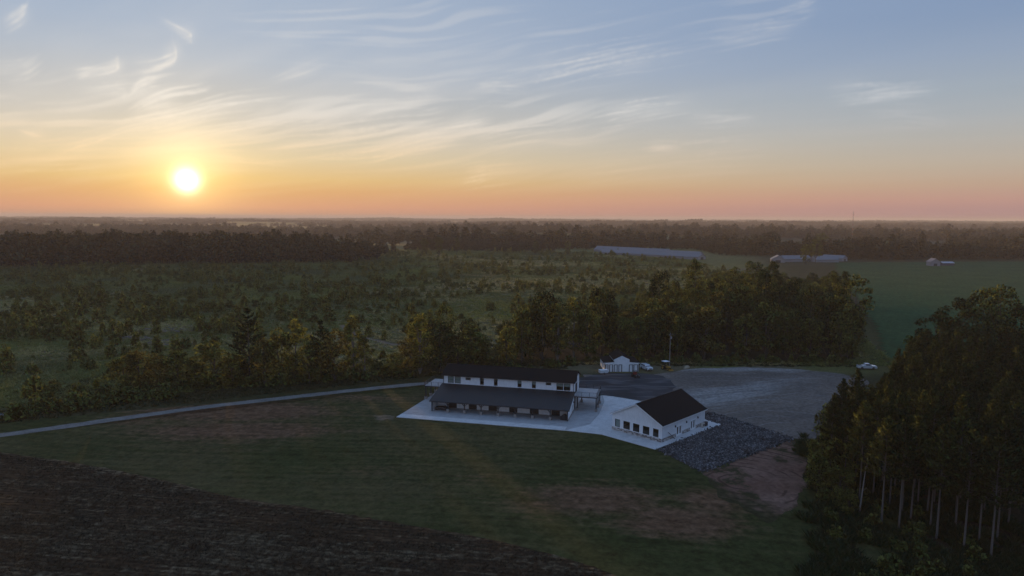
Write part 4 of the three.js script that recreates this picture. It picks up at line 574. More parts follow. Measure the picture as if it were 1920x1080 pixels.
function pine(seed, H, opt = {}) {                          // plantation pine: bare stem, whorls of needle sprays above
  const R = rng(seed), L = new Leaves(), wood = [], bare = opt.bare ?? 0.48, reach = opt.reach ?? 2.3, whorls = opt.whorls ?? 15, bow = [(R() - 0.5) * 0.5, (R() - 0.5) * 0.5], at = (t) => [bow[0] * Math.sin(t * 3), H * t, bow[1] * Math.sin(t * 2.4)];
  for (let k = 0; k < 6; k++) wood.push(limb(at(k / 6), at((k + 1) / 6), 0.17 * (1 - k * 0.15), 0.17 * (1 - (k + 1) * 0.15) + 0.01, 8));
  for (let k = 0; k < 5; k++) { const t = 0.18 + R() * (bare - 0.2), a = R() * 6.28, s = at(t); wood.push(limb(s, [s[0] + Math.cos(a) * 0.7, s[1] + 0.1, s[2] + Math.sin(a) * 0.7], 0.025, 0.008, 4)); }
  for (let k = 0; k < whorls; k++) {
    const t = bare + (1 - bare) * (k + R() * 0.6) / whorls, u = (t - bare) / (1 - bare), s = at(Math.min(t, 0.995)), len = reach * (u < 0.2 ? 0.7 + 1.5 * u : 1) * Math.pow(1 - u, 0.95) + 0.14, m = opt.arms ?? 6;
    for (let b = 0; b < m; b++) {
      const a = R() * 6.283, rise = 0.18 + 0.5 * u + R() * 0.25 - (u < 0.2 ? 0.2 : 0), l = len * (0.7 + R() * 0.45), e = [s[0] + Math.cos(a) * l, s[1] + l * rise, s[2] + Math.sin(a) * l];
      if (l > 0.8) wood.push(limb(s, e, 0.035, 0.01, 3));
      const kn = Math.max(2, Math.round(l * (opt.tufts ?? 2.6)));
      for (let q = 0; q < kn; q++) { const f = 0.35 + 0.68 * (q / Math.max(1, kn - 1)), x = lerp(s[0], e[0], f), y = lerp(s[1], e[1], f) + 0.05, z = lerp(s[2], e[2], f), tone = 0.6 + R() * 0.8; for (let j = 0; j < (opt.per ?? 8); j++) { const o = [Math.cos(a) * 0.6 + R() - 0.5, 0.35 + R() * 0.6, Math.sin(a) * 0.6 + R() - 0.5], lo = Math.hypot(...o); L.card(x + (R() - 0.5) * 0.45, y + (R() - 0.35) * 0.4, z + (R() - 0.5) * 0.45, (opt.size ?? 0.62) * (0.7 + R() * 0.6), o.map((v) => v / lo), R, 0.34, tone, [o[0], o[1], o[2], 0.9]); } }
    }
  }
  return { crown: L.build(), trunk: merged(wood) };
}
const leafTones = [leafMat([0.185, 0.196, 0.042], 0.36), leafMat([0.122, 0.146, 0.034], 0.26), leafMat([0.240, 0.245, 0.046], 0.44), leafMat([0.066, 0.084, 0.023], 0.18), leafMat([0.190, 0.170, 0.038], 0.36)];
const pineTone = [leafMat([0.042, 0.058, 0.018], 0.1), leafMat([0.088, 0.102, 0.026], 0.16), leafMat([0.058, 0.072, 0.021], 0.12)];
function treeProto(name, parts, crownMat, trunkMat, category) { const t = new THREE.Group(); t.name = name; t.userData.category = category; const a = new THREE.Mesh(parts.trunk, trunkMat); a.name = 'trunk'; const b = new THREE.Mesh(parts.crown, crownMat); b.name = 'crown'; a.castShadow = b.castShadow = a.receiveShadow = b.receiveShadow = true; t.add(a, b); return t; }
// prototypes: unit trees of a nominal size that each copy scales
const P = {
  b: [0, 1, 2].map((k) => ({ h: 14, r: 5, t: treeProto('broadleaf_tree', broadleaf(100 + k, 14, 5, { low: 0.1, clumps: 50, per: 56, size: 0.6 }), leafTones[[0, 1, 0][k]], M.bark, 'tree') })),
  d: [0, 1].map((k) => ({ h: 18, r: 6, t: treeProto('broadleaf_tree', broadleaf(120 + k, 18, 6, { low: 0.14, clumps: 54, per: 56, size: 0.66 }), leafTones[3], M.bark, 'tree') })),
  o: [0, 1].map((k) => ({ h: 26, r: 6.4, t: treeProto('oak_tree', broadleaf(140 + k, 26, 6.4, { low: 0.3, clumps: 46, per: 60, size: 0.72 }), leafTones[3], M.bark, 'tree') })),
  p: [0, 1].map((k) => ({ h: 18, r: 3.8, t: treeProto('poplar_tree', broadleaf(160 + k, 18, 3.8, { low: 0.1, clumps: 54, per: 50, size: 0.5, narrow: true }), leafTones[2], M.pale, 'tree') })),
  c: [0, 1].map((k) => ({ h: 20, r: 5, t: treeProto('conifer_tree', pine(180 + k, 20, { bare: 0.14, reach: 5.2, whorls: 17, arms: 6, tufts: 1.5, per: 5, size: 0.95 }), pineTone[1], M.bark, 'tree') })),
  s: [0, 1, 2].map((k) => ({ h: 18, r: 3.0, t: treeProto('pine_tree', pine(200 + k, 18, { per: 8, reach: 3.6, bare: 0.45, whorls: 22, size: 0.5, tufts: 2.3 }), pineTone[k % 2], M.pineBark, 'tree') })),
};
const ORD = ['first', 'second', 'third', 'fourth', 'fifth', 'sixth', 'seventh', 'eighth', 'ninth', 'tenth', 'eleventh', 'twelfth', 'thirteenth', 'fourteenth', 'fifteenth', 'sixteenth', 'seventeenth', 'eighteenth', 'nineteenth', 'twentieth', 'twenty-first', 'twenty-second', 'twenty-third', 'twenty-fourth', 'twenty-fifth'];
const TONES = { b: [leafTones[0], leafTones[1], leafTones[4], leafTones[0]], d: [leafTones[3], leafTones[1], leafTones[3]], o: [leafTones[3], leafTones[1]], p: [leafTones[2], leafTones[2], leafTones[0]], c: [pineTone[1], pineTone[0]], s: pineTone };
const RT = rng(909); let turnSeed = 0;
function plant(kind, x, z, h, r, label, group, y) { const v = P[kind][Math.floor(RT() * P[kind].length)]; const t = dup(v.t, [x, (y ?? hgt(x, z)) - 0.05, z], RT() * 6.28, label, group, r / v.r, h / v.h), set = TONES[kind]; t.children[1].material = set[Math.floor(RT() * set.length)]; return t; }
const KIND = { b: 'olive broadleaf tree', d: 'dark broadleaf tree', o: 'tall dark oak', p: 'slender light-leaved poplar', c: 'layered dark conifer' };
{
  const row = [[-106.7, -184, 9.1, 3.8, 'b'], [-103.4, -186, 10.5, 4.2, 'b'], [-98.3, -187, 8.5, 3.6, 'b'], [-93.2, -187, 10.2, 4.2, 'b'], [-88.9, -188, 8.3, 3.6, 'b'], [-84, -189, 12.3, 5, 'b'], [-79.2, -190, 8.6, 3.6, 'b'], [-75.5, -193, 21.1, 6, 'c'], [-70.4, -191, 12.7, 3.8, 'b'], [-67.3, -194, 15, 4.2, 'b'], [-63.1, -196, 17.7, 4.2, 'p'], [-58.6, -194, 12.2, 4, 'b'], [-56, -197, 17.1, 4.6, 'c'], [-52, -197, 14.1, 4.2, 'b'], [-47, -200, 18.4, 4, 'p'], [-43.6, -199, 12.7, 3, 'p'], [-35.3, -203, 6.8, 3.2, 'b'], [-31, -204, 10.6, 3.4, 'b'], [-28.1, -206, 18.1, 4.2, 'p'], [-22, -208, 15.5, 5.2, 'd'], [-16.6, -210, 9.5, 4, 'b'], [-12.7, -212, 13.4, 5.6, 'b'], [-7.5, -212, 9.2, 4.4, 'b']];
  row.forEach(([x, z, h, r, k], i) => plant(k, x, z, h * 1.06, r * 1.2, KIND[k] + ', ' + ORD[i] + ' from the left in the row behind the drive', 'trees in the row behind the drive'));
  const front = [[-1.6, -215, 13.9, 4.6, 'b'], [3.3, -222, 19, 4.6, 'b'], [10.3, -228, 23.5, 6, 'd'], [15.4, -226, 19.8, 4.6, 'p'], [21.3, -232, 21.4, 3.6, 'p'], [25.5, -228, 17.4, 5, 'b'], [31.6, -236, 23.8, 6, 'd'], [37, -234, 15.1, 5, 'b'], [43, -230, 14.2, 4.6, 'b'], [52, -250, 25.4, 4.6, 'c'], [59.6, -250, 18.6, 5, 'b'], [62.9, -240, 14.1, 5, 'd'], [66.2, -231, 18.3, 7, 'b'], [77.8, -245, 19.3, 6, 'd'], [80.5, -231, 15.6, 5, 'b'], [88, -233, 19.4, 6.4, 'b'], [95.5, -233, 16.3, 6, 'd'], [102.4, -231, 13.9, 5.4, 'b'], [111.5, -229, 16, 4.6, 'b'], [111.7, -238, 20.5, 5, 'd'], [120, -237, 28.9, 6.6, 'o']];
  front.forEach(([x, z, h, r, k], i) => plant(k, x, z, h, r, KIND[k] + ', ' + ORD[i] + ' from the left along the grove front', 'trees along the grove front'));
  const right = [[123.2, -196, 21.4, 6, 'o'], [134.9, -204, 24.4, 6.5, 'o'], [147.1, -210, 27.1, 6.5, 'd'], [144.8, -200, 29.1, 6, 'o'], [147.7, -196, 23.1, 6, 'd'], [147.9, -190, 23.2, 6, 'd'], [116.5, -192, 15.8, 5, 'b'], [128, -190, 18, 5.5, 'd'], [138, -188, 19, 5.5, 'd']];
  right.sort((a, b) => a[0] / a[1] < b[0] / b[1] ? 1 : -1).forEach(([x, z, h, r, k], i) => plant(k, x, z, h, r, KIND[k] + ' behind the pine stand, ' + ORD[i] + ' from the left', 'broadleaf trees behind the pine stand'));
  // inside of the grove
  const R = rng(41), spots = [...row, ...front].map((t) => [t[0], t[1]]);
  for (let z = -222; z > -430; z -= 8.5) for (let x = -40; x < 210; x += 9) {
    const px = x + (R() - 0.5) * 6, pz = z + (R() - 0.5) * 6; if (!inPoly(GROVE, px, pz) || spots.some(([a, b]) => Math.hypot(a - px, b - pz) < 5.5)) continue;
    spots.push([px, pz]); const k = 'bdddbdbo'[Math.floor(R() * 8)], back = smooth(-240, -400, pz), h = (k === 'o' ? 20 : 11) + R() * 10 * (1 - 0.45 * back) + smooth(55, 80, px) * (1 - smooth(105, 135, px)) * 3.5 - back * (k === 'o' ? 6 : 0); plant(k, px, pz, h, 3.6 + R() * 3.0, KIND[k] + ' standing in the dense grove behind the lot', 'trees inside the grove');
  }
}
// pine stand
{
  const R = rng(52), list = [[59.0, -104.3], [64.1, -105.1], [64.5, -99.0], [66.5, -95.8], [68.6, -93.1]];
  const words = ['leftmost bare-stemmed pine on the front edge of the pine stand', 'second bare-stemmed pine from the left on the pine stand edge', 'third bare-stemmed pine from the left on the pine stand edge', 'fourth bare-stemmed pine from the left on the pine stand edge', 'rightmost bare-stemmed pine on the near pine stand edge'];
  list.forEach(([x, z], i) => plant('s', x, z, 17 + R(), 3.0, words[i], 'pines of the planted stand'));
  for (let a = 0; a < 30; a++) for (let b = 0; b < 26; b++) {
    const x = 52 + a * 4.6 - b * 0.5 + (R() - 0.5) * 1.8, z = -92 - b * 4.6 - a * 0.45 + (R() - 0.5) * 1.5; if (!inPoly(PINE, x, z) || x / -z > 0.84 || list.some(([p, q]) => Math.hypot(p - x, q - z) < 2.3)) continue;
    list.push([x, z]); plant('s', x, z, 14.5 + R() * 5, 2.2 + R() * 0.6, 'tall planted pine within the dense pine stand', 'pines of the planted stand');
  }
  const sn = thing('dead_stem', 'bare broken pine stem before the left end of the pine stand', 'dead tree', [57.0, 0, -107.4]); obj('trunk', limb([0, -0.1, 0], [0.6, 8.2, 0.2], 0.16, 0.07, 8), M.pale, sn); obj('stub', limb([0.3, 4, 0.1], [0.9, 4.6, 0.3], 0.04, 0.02, 5), M.pale, sn);
  // young broadleaf trees along the stand's left edge
  const young = [[56, -112, 6.5, 2.6], [54, -116, 7.5, 2.8], [58, -117, 9.5, 3], [57, -121, 9, 3], [61, -125, 11, 3.2], [62, -130, 12, 3.4], [66, -133, 12.5, 3.4], [69, -137, 12, 3.2], [73, -141, 13, 3.4], [78, -146, 12, 3], [60, -121, 11, 3], [55.5, -108, 4, 2.2], [88, -156, 9, 2.6], [97, -167, 9, 2.6]];
  young.sort((p, q) => p[1] - q[1]).reverse().forEach(([x, z, h, r], i) => plant('b', x, z, h, r, 'young broadleaf tree, ' + ORD[i] + ' from the front along the pine stand edge', 'young trees along the pine stand'));
}

// ------------------------------------------------------------------ shrubs
function shrubGeo(seed, h, r, n, size) { const R = rng(seed), L = new Leaves(); for (let i = 0; i < n; i++) { const th = R() * 6.283, c = Math.pow(R(), 0.8), rr = Math.sqrt(Math.max(0, 1 - c * c * 0.9)) * (0.75 + 0.3 * R()) * (0.8 + 0.3 * vnoise(th * 1.5 + seed, c * 3)), o = [Math.cos(th) * rr, c * 0.9 + 0.15, Math.sin(th) * rr], l = Math.hypot(...o); L.card(o[0] * r, Math.max(0.1, c * h * (0.85 + 0.25 * vnoise(th * 2, seed))), o[2] * r, size * (0.6 + R() * 0.8), o.map((v) => v / l), R, 0.62, 0.8 + R() * 0.35); } return L.build(); }
const shrubs = [0, 1, 2, 3].map((k) => { const t = new THREE.Group(); t.name = k > 1 ? 'young_tree' : 'shrub'; t.userData.category = k > 1 ? 'young tree' : 'shrub'; const tall = k > 1; const c = new THREE.Mesh(shrubGeo(300 + k, tall ? 3.6 : 2.0, tall ? 1.25 : 1.5, tall ? 330 : 300, 0.5), leafTones[[0, 1, 2, 0][k]]); c.name = 'foliage'; const s = new THREE.Mesh(limb([0, -0.1, 0], [0, tall ? 2.2 : 0.9, 0], 0.06, 0.03, 5), M.bark); s.name = 'stem'; c.castShadow = s.castShadow = c.receiveShadow = true; t.add(c, s); return t; });
function inView(x, z, m = 1.06) { return z < 0 && Math.abs(x / z) < 0.75 * m; }
{
  const R = rng(63), cand = [];
  for (let i = 0; i < 26000 && cand.length < 4600; i++) {
    const z = -152 - 770 * Math.pow(R(), 1.1), x = (R() * 2 - 1) * 0.8 * -z; if (meadow(x, z) < 0.6 || inPoly(GROVE, x, z) || (x > -28 && z > -224) || x > 190 || (x < -160 && z < -650)) continue;
    const den = smooth(-0.35, 0.45, fbm(x / 70 + 11, z / 45, 3) + 0.25 * fbm(x / 14, z / 14, 2)); if (R() > (den * 0.9 + 0.06) * (z > -262 ? 0.45 : 1)) continue; if (Math.hypot(x + 136, z + 262) < 14) continue;
    cand.push([x, z, 0.5 + Math.pow(R(), 2.0) * 1.6, Math.floor(R() * 4), R() * 6.28]);
  }
  // hedge of bushes along the drive and at the road end
  for (let i = 0; i < 56; i++) { const t = R(), x = lerp(-118, -30, t), z = lerp(-176, -201, t) - R() * 5; cand.push([x, z, 0.8 + R() * 0.8, R() < 0.7 ? 0 : 1, R() * 6.28]); }
  for (let i = 0; i < 46; i++) { const t = R(), x = lerp(-118, -90, t), z = lerp(-155.5, -176, t) - R() * 9; cand.push([x, z, 0.9 + R() * 1.0, R() < 0.6 ? 0 : 1, R() * 6.28]); }
  for (let i = 0; i < 70; i++) { const t = R(), x = lerp(-8, 112, t); cand.push([x, (x < 22 ? lerp(-207, -219, clamp((x + 8) / 30)) : -224) - R() * 4, 0.7 + R() * 0.9, R() < 0.5 ? 0 : 1, R() * 6.28]); }
  for (let i = 0; i < 60; i++) { const x = 44 + R() * 24, z = -86 - R() * 36; if (x < 44 + (-z - 88) * 0.35 || !inView(x, z)) continue; cand.push([x, z, 0.4 + R() * 0.7, R() < 0.5 ? 0 : 1, R() * 6.28]); }
  const shown = cand.filter(([x, z]) => inView(x, z)); shown.sort((a, b) => b[2] / Math.hypot(b[0], b[1]) - a[2] / Math.hypot(a[0], a[1]));
  const place = (z, x) => z > -130 ? 'among the weeds before the pine stand' : z > -225 && x < -20 ? 'in the thicket along the curving drive' : z > -232 && x > -20 ? 'at the foot of the grove' : 'in the rough meadow beyond the tree row';
  let one = [0, 0];
  for (const [x, z, s, k, a] of shown.slice(0, 560)) { const tall = k > 1 ? 1 : 0; if (one[tall] >= 280) { continue; } one[tall]++; dup(shrubs[k], [x, hgt(x, z) - 0.05, z], a, (tall ? 'upright light green young tree ' : 'rounded olive green shrub ') + place(z, x), (tall ? 'young trees ' : 'shrubs ') + place(z, x), s, s * (tall ? 1.05 : 1)); }
  const rest = shown.slice(560); const m4 = new THREE.Matrix4(), q = new THREE.Quaternion(), Y = new THREE.Vector3(0, 1, 0);
  [0, 1, 2, 3].forEach((k) => { const l = rest.filter((c) => c[3] === k), im = new THREE.InstancedMesh(shrubs[k].children[0].geometry, shrubs[k].children[0].material, l.length); l.forEach(([x, z, s, , a], i) => im.setMatrixAt(i, m4.compose(new THREE.Vector3(x, hgt(x, z) - 0.05, z), q.setFromAxisAngle(Y, a), new THREE.Vector3(s, s, s)))); im.name = numbered('scrub_growth'); tag(im, ['low olive scrub scattered over the far meadow', 'darker low scrub scattered over the far meadow', 'light green seedling growth over the far meadow', 'olive seedling growth over the far meadow'][k], 'scrub', null, 'stuff'); scene.add(im); });
}
// rough grass, weeds, stubble, stones: what nobody could count
function scatter(name, geo, mat, list, label, category) {
  const im = new THREE.InstancedMesh(geo, mat, list.length), m4 = new THREE.Matrix4(), q = new THREE.Quaternion(), e = new THREE.Euler(), c = new THREE.Color();
  list.forEach(([x, y, z, s, sy, a, tx, tz, col], i) => { im.setMatrixAt(i, m4.compose(new THREE.Vector3(x, y, z), q.setFromEuler(e.set(tx ?? 0, a, tz ?? 0)), new THREE.Vector3(s, sy, s))); im.setColorAt(i, c.setRGB(...(col ?? [1, 1, 1]))); });
  im.name = numbered(name); im.castShadow = im.receiveShadow = true; scene.add(im); return tag(im, label, category, null, 'stuff');
}
function tuft(seed, n, h, spread, w) { const R = rng(seed), p = [], nn = []; for (let i = 0; i < n; i++) { const a = R() * 6.28, r = R() * spread * 0.5, x = Math.cos(a) * r, z = Math.sin(a) * r, l = spread * (0.2 + R() * 0.5), hh = h * (0.5 + R() * 0.6), b = R() * 6.28; p.push(x - Math.cos(b) * w, 0, z - Math.sin(b) * w, x + Math.cos(b) * w, 0, z + Math.sin(b) * w, x + Math.cos(a) * l, hh, z + Math.sin(a) * l); for (let k = 0; k < 3; k++) nn.push(Math.cos(a) * 0.4, 0.9, Math.sin(a) * 0.4); } const g = new THREE.BufferGeometry(); g.setAttribute('position', new THREE.Float32BufferAttribute(p, 3)); g.setAttribute('normal', new THREE.Float32BufferAttribute(nn, 3)); return g; }
const blade = (c, t = 0.3) => new THREE.MeshPhysicalMaterial({ color: lin(...c), roughness: 1, transmission: t, thickness: 0, specularIntensity: 0.1, side: THREE.DoubleSide });
{
  const R = rng(71), weeds = [], straw = [], track = smoothLine([[-75.7, -299.9], [-66, -280], [-56.9, -266.9], [-46, -256], [-38, -246], [-34, -232]], 40);
  for (let i = 0; i < 130000; i++) {
    const z = -150 - 780 * Math.pow(R(), 1.35), x = (R() * 2 - 1) * 0.8 * -z; if (meadow(x, z) < 0.35 || inPoly(GROVE, x, z) || (x > -20 && z > -221) || x > 200 || (z > -310 && x > -85 && x < -28 && track.some(([a, b]) => (a - x) ** 2 + (b - z) ** 2 < 4.5))) continue;
    const n = fbm(x / 170 - 9, z / 120 + 3, 2) + 0.5 * fbm(x / 17 + 40, z / 17, 3), dry = smooth(0.1, 0.55, n), s = (0.8 + R() * 0.9) * (1 + smooth(-250, -700, z) * 1.0), g = fbm(x / 30, z / 30, 2), col = mix3([0.75 + 0.3 * g, 0.85 + 0.3 * g, 0.8], [2.3, 1.9, 2.6], dry * R());
    weeds.push([x, hgt(x, z), z, s, s * (0.7 + R() * 0.5), R() * 6.28, 0, 0, col]);
  }
  scatter('meadow_weeds', tuft(1, 20, 0.5, 1.2, 0.11), blade([0.290, 0.290, 0.090], 0.42), weeds, 'rough grass and weeds covering the meadow', 'grass');
  const verge = []; for (let i = 0; i < 26000; i++) { const x = -125 + R() * 240, z = -150 - R() * 78; const t = (x + 118) / 90, zl = x < -28 ? lerp(-152, -199, clamp(t)) - 1.5 : x < 20 ? -203 : -214; if (z > zl || (x > 20 && z > -219) || (x > 18 && x < 48 && z > -220 && z < -178)) continue; const s = 0.4 + R() * 0.7, g = R() * 0.5; verge.push([x, 0, z, s, s, R() * 6.28, 0, 0, [0.8 + g, 0.85 + g, 0.7 + g * 0.6]]); }
  scatter('verge_grass', tuft(2, 16, 0.6, 0.9, 0.08), blade([0.062, 0.066, 0.026]), verge, 'unmown grass along the drive and grove edge', 'grass');
  const wd = []; for (let i = 0; i < 30000; i++) { const x = 28 + R() * 52, z = -82 - R() * 66; const edge = 40 + (-z - 88) * 0.42 + 5 * fbm(x / 6, z / 6, 2); if (x < edge || x > 0.8 * -z + 3 || (z < -118 && x > 70)) continue; if (fbm(x / 4 + 3, z / 4, 3) < -0.22) continue; const s = 0.5 + R() * 0.8, g = R() * 0.6; wd.push([x, 0.01, z, s, s * (0.6 + R() * 0.7), R() * 6.28, 0, 0, [0.7 + g, 0.9 + g, 0.6 + g * 0.5]]); }
  scatter('bank_weeds', tuft(3, 20, 0.8, 1.1, 0.09), blade([0.040, 0.056, 0.022]), wd, 'tall weeds on the bank before the pine stand', 'weeds');
  const fe = FIELD_EDGE; const inField = (x, z) => { for (let i = 1; i < fe.length; i++) if (x < fe[i][0]) return z > fe[i][1] + 0.6; return false; };
  for (let i = 0; i < 90000; i++) { const x = -112 + R() * 128, z = -138 + R() * 55; if (!inField(x, z) || !inView(x, z, 1.1)) continue; const a = 0.16, sx = x * Math.cos(a) + z * Math.sin(a), t = -x * Math.sin(a) + z * Math.cos(a); if (fbm(sx / 7, t / 0.55, 3) * 0.6 + fbm(sx / 25 + 4, t / 6, 2) * 0.5 + R() * 0.5 < 0.12) continue; const s = 0.18 + R() * 0.3, g = R(); straw.push([x, 0.01, z, s, s * (0.4 + R() * 0.5), R() * 6.28, (R() - 0.5) * 0.8, (R() - 0.5) * 0.8, [0.5 + g, 0.5 + g, 0.5 + g]]); }
  scatter('field_stubble', tuft(4, 12, 0.9, 1.6, 0.06), blade([0.080, 0.063, 0.040], 0.1), straw, 'flattened straw stubble over the dark field', 'stubble');
  // stone bank
  const bank = [[62.2, -145.9], [36.5, -125.8], [30.7, -138.2], [49.5, -155.8], [46.7, -159.7], [48.3, -166.2], [50.6, -164.3]];
  sheet('stone_bed', bank, 0.02, matte({ color: lin(0.06, 0.058, 0.056), roughness: 1 }), 'grey stone bed under the loose rip-rap', 'stone bed');
  const st = []; const sg = new THREE.IcosahedronGeometry(0.5, 0), sp = sg.attributes.position; for (let i = 0; i < sp.count; i++) { const k = 0.75 + 0.5 * PERM[(Math.round(sp.getX(i) * 100) * 31 + Math.round(sp.getY(i) * 100) * 17 + Math.round(sp.getZ(i) * 100) * 7) & 65535]; sp.setXYZ(i, sp.getX(i) * k, sp.getY(i) * k * 0.75, sp.getZ(i) * k); } sg.computeVertexNormals();
  for (let i = 0; i < 60000; i++) { const x = 29 + R() * 35, z = -168 + R() * 44; if (!inPoly(bank, x + (R() + R() - 1) * 1.1, z + (R() + R() - 1) * 1.1)) continue; const s = 0.14 + Math.pow(R(), 3) * 0.4, g = 0.35 + R() * R() * 1.6 + 0.25 * fbm(x / 4, z / 4, 2); st.push([x, 0.05 + s * 0.15, z, s, s, R() * 6.28, R() * 6.28, R() * 6.28, [g, g, g * 1.03]]); }
  scatter('rip_rap', sg, new THREE.MeshPhysicalMaterial({ color: lin(0.135, 0.13, 0.125), roughness: 0.95, specularIntensity: 0.3 }), st, 'loose grey crushed stones spread beside the small hall', 'stones');
}
// brush heap left by felling
{
  const R = rng(83);
  [[-143, -283, 9, 'long heap of pale felled branches in the left meadow'], [-128, -254, 6.5, 'smaller heap of felled branches nearer the tree row'], [-150, -262, 6, 'low scattered heap of felled branches at the far left']].forEach(([x, z, r, label]) => { const b = thing('brush_heap', label, 'brush heap', [x, hgt(x, z), z], 0, 'brush heaps'); for (let k = 0; k < 46; k++) { const a = R() * 6.28, d = Math.sqrt(R()) * r, l = 1.5 + R() * 3.5, t = R() * 6.28, y = 0.15 + (1 - d / r) * 1.0 * R(); const cx = Math.cos(a) * d * 1.5, cz = Math.sin(a) * d * 0.8; obj(k % 5 ? 'branch' : 'log', limb([cx - Math.cos(t) * l / 2, y, cz - Math.sin(t) * l / 2], [cx + Math.cos(t) * l / 2, y + R() * 1.2 - 0.2, cz + Math.sin(t) * l / 2], k % 5 ? 0.07 : 0.16, k % 5 ? 0.03 : 0.11, 5), k % 4 ? M.brush : M.pale, b); } });
}

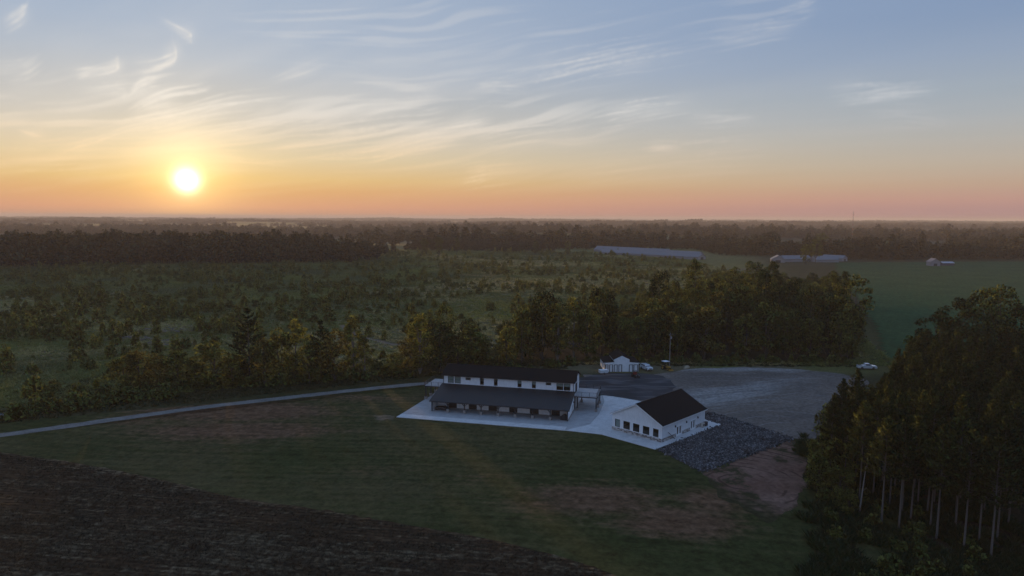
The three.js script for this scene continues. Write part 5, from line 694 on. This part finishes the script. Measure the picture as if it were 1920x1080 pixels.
// ------------------------------------------------------------------ far woods and lone trees
{
  const R = rng(97), farLeaf = (s, h, r, n, size) => { const q = rng(s), L = new Leaves(); for (let i = 0; i < n; i++) { const th = q() * 6.283, c = q() * 2 - 1, lob = 0.8 + 0.35 * vnoise(th * 1.6 + s, c * 2.2), rr = Math.sqrt(Math.max(0.04, 1 - c * c)) * lob, o = [Math.cos(th) * rr, c * 0.8 + 0.25, Math.sin(th) * rr], l = Math.hypot(...o); L.card(o[0] * r * (0.8 + 0.25 * q()), h * 0.6 + c * h * 0.4 * lob, o[2] * r * (0.8 + 0.25 * q()), size * (0.6 + q() * 0.8), o.map((v) => v / l), q, 0.75, 0.8 + q() * 0.4); } return L; };
  const withTrunk = (L, h) => { const g = plain(limb([0, -0.5, 0], [0, h * 0.6, 0], 0.32, 0.16, 4)), n = g.attributes.position.count; for (let i = 0; i < n; i++) { L.p.push(g.attributes.position.getX(i), g.attributes.position.getY(i), g.attributes.position.getZ(i)); L.n.push(g.attributes.normal.getX(i), g.attributes.normal.getY(i), g.attributes.normal.getZ(i)); L.c.push(1.5, 1.4, 1.8); } return L.build(); };
  const kinds = [withTrunk(farLeaf(400, 17, 4.6, 190, 2.3), 17), withTrunk(farLeaf(401, 20, 4.0, 180, 2.2), 20), withTrunk(farLeaf(402, 13, 5.0, 180, 2.4), 13)];
  const gr = new Leaves(); { const q = rng(410); for (let t = 0; t < 14; t++) { const cx = (q() - 0.5) * 52, cz = (q() - 0.5) * 52, h = 13 + q() * 6, r = 5 + q() * 3; for (let i = 0; i < 34; i++) { const th = q() * 6.283, c = q() * 1.5 - 0.5, rr = Math.sqrt(Math.max(0, 1 - c * c)), o = [Math.cos(th) * rr, c, Math.sin(th) * rr]; gr.card(cx + o[0] * r, h * 0.62 + c * h * 0.36, cz + o[2] * r, 5.2 * (0.6 + q() * 0.7), [o[0], o[1] + 0.2, o[2]], q, 0.8, 0.85 + q() * 0.3); } } } const grove = gr.build();
  const wood = (x, z) => {                                  // belts of trees with open fields between them
    const d = -z, e = 14 * fbm(x / 40, z / 40, 2), n = fbm(x / 420 + 2, z / 420 - 6, 3);
    if (x < -150 + e && d < 860 + 2 * e) return d > 640 + e + smooth(-420, -150, x) * 60 - smooth(-330, -500, x) * 60;
    if (d < 1080) { if (x < -150) return false; if (x < 60) return d > 915 + 2 * e; if (x < 260) return d > 985 + e; if (x < 380) return d > 850 + e; return d > 780 + e && (d < 850 + 2 * e || fbm(x / 75 + 9, z / 75, 2) > 0.12); }
    const belt = 0.5 + 0.5 * Math.sin(Math.log(d / 1060) * 9.06 + 1.57 + 2.4 * fbm(x / 800 + 4, d / 1500, 2) + x / 2600);
    const clump = fbm(x / 75 + 9, z / 75, 2);
    return (belt > 0.80 - 0.4 * n && clump > -0.2) || clump > 0.5;
  };
  const near = [[], [], []], far = [], tint = () => { const g = 0.6 + R() * 0.8; return [g * (0.95 + R() * 0.15), g, g * 0.95]; };
  for (let z = -560; z > -3200;) { const step = z > -1080 ? 7.5 : 14; for (let x = z * 0.82; x < -z * 0.82; x += step) { const px = x + (R() - 0.5) * step, pz = z + (R() - 0.5) * step; if (!wood(px, pz)) continue; const tall = px < -120 && pz > -900 ? 1.06 : 1, s = tall > 1 ? (1.02 + R() * 0.34) * lerp(0.6, 1, smooth(-140, -270, px)) : px > -260 && px < 300 && pz > -1080 ? 0.42 + R() * R() * 0.42 : pz < -1080 ? 0.75 + R() * R() * 1.0 : 0.55 + R() * R() * 0.95; near[Math.floor(R() * 3)].push([px, hgt(px, pz) - 0.3, pz, s * (pz < -1080 ? 1.4 : 1), s * tall * (0.8 + R() * 0.3), R() * 6.28, 0, 0, tint()]); } z -= step; }
  for (let z = -3200; z > -11500;) { const step = 46; for (let x = z * 0.82; x < -z * 0.82; x += step) { const px = x + (R() - 0.5) * 30, pz = z + (R() - 0.5) * 30; if (!wood(px, pz)) continue; const s = 0.9 + R() * 0.3; far.push([px, hgt(px, pz) - 1, pz, s, s * (0.85 + R() * 0.35), R() * 6.28, 0, 0, tint()]); } z -= step; }
  near.forEach((l, k) => scatter('far_woodland', kinds[k], leafMat([[0.050, 0.056, 0.026], [0.044, 0.052, 0.024], [0.056, 0.058, 0.026]][k], 0.2), l, ['mixed woodland closing the view beyond the meadow', 'taller dark trees massed in the far woodland', 'low rounded trees massed in the far woodland'][k], 'woodland'));
  scatter('distant_forest', grove, leafMat([0.050, 0.054, 0.028], 0.2), far, 'hazy wooded ridges under the horizon', 'forest');
  // lone trees that stand out against the woods
  [[-104, -812, 22, 5.5, 'd', 'dark lone tree, leftmost of the three before the hazy woods'], [-88, -820, 24, 6, 'd', 'dark lone tree, middle of the three before the hazy woods'], [-66, -815, 23, 3.6, 'o', 'thin sparse lone tree, rightmost of three before the hazy woods'], [30, -865, 17, 5, 'd', 'round dark lone tree on the crest of the meadow'], [70, -860, 18, 5, 'd', 'round dark lone tree left of the poultry houses'], [301, -700, 21, 5.5, 'd', 'bushy lone tree before the pale farm sheds'], [318, -715, 26, 6.5, 'o', 'tall lone tree before the pale farm sheds'], [425, -940, 26, 10, 'd', 'broad dark tree rising over the right woodland']].forEach(([x, z, h, r, k, label]) => plant(k, x, z, h, r, label, 'lone trees before the far woods'));
}
renderer.render(scene, camera);
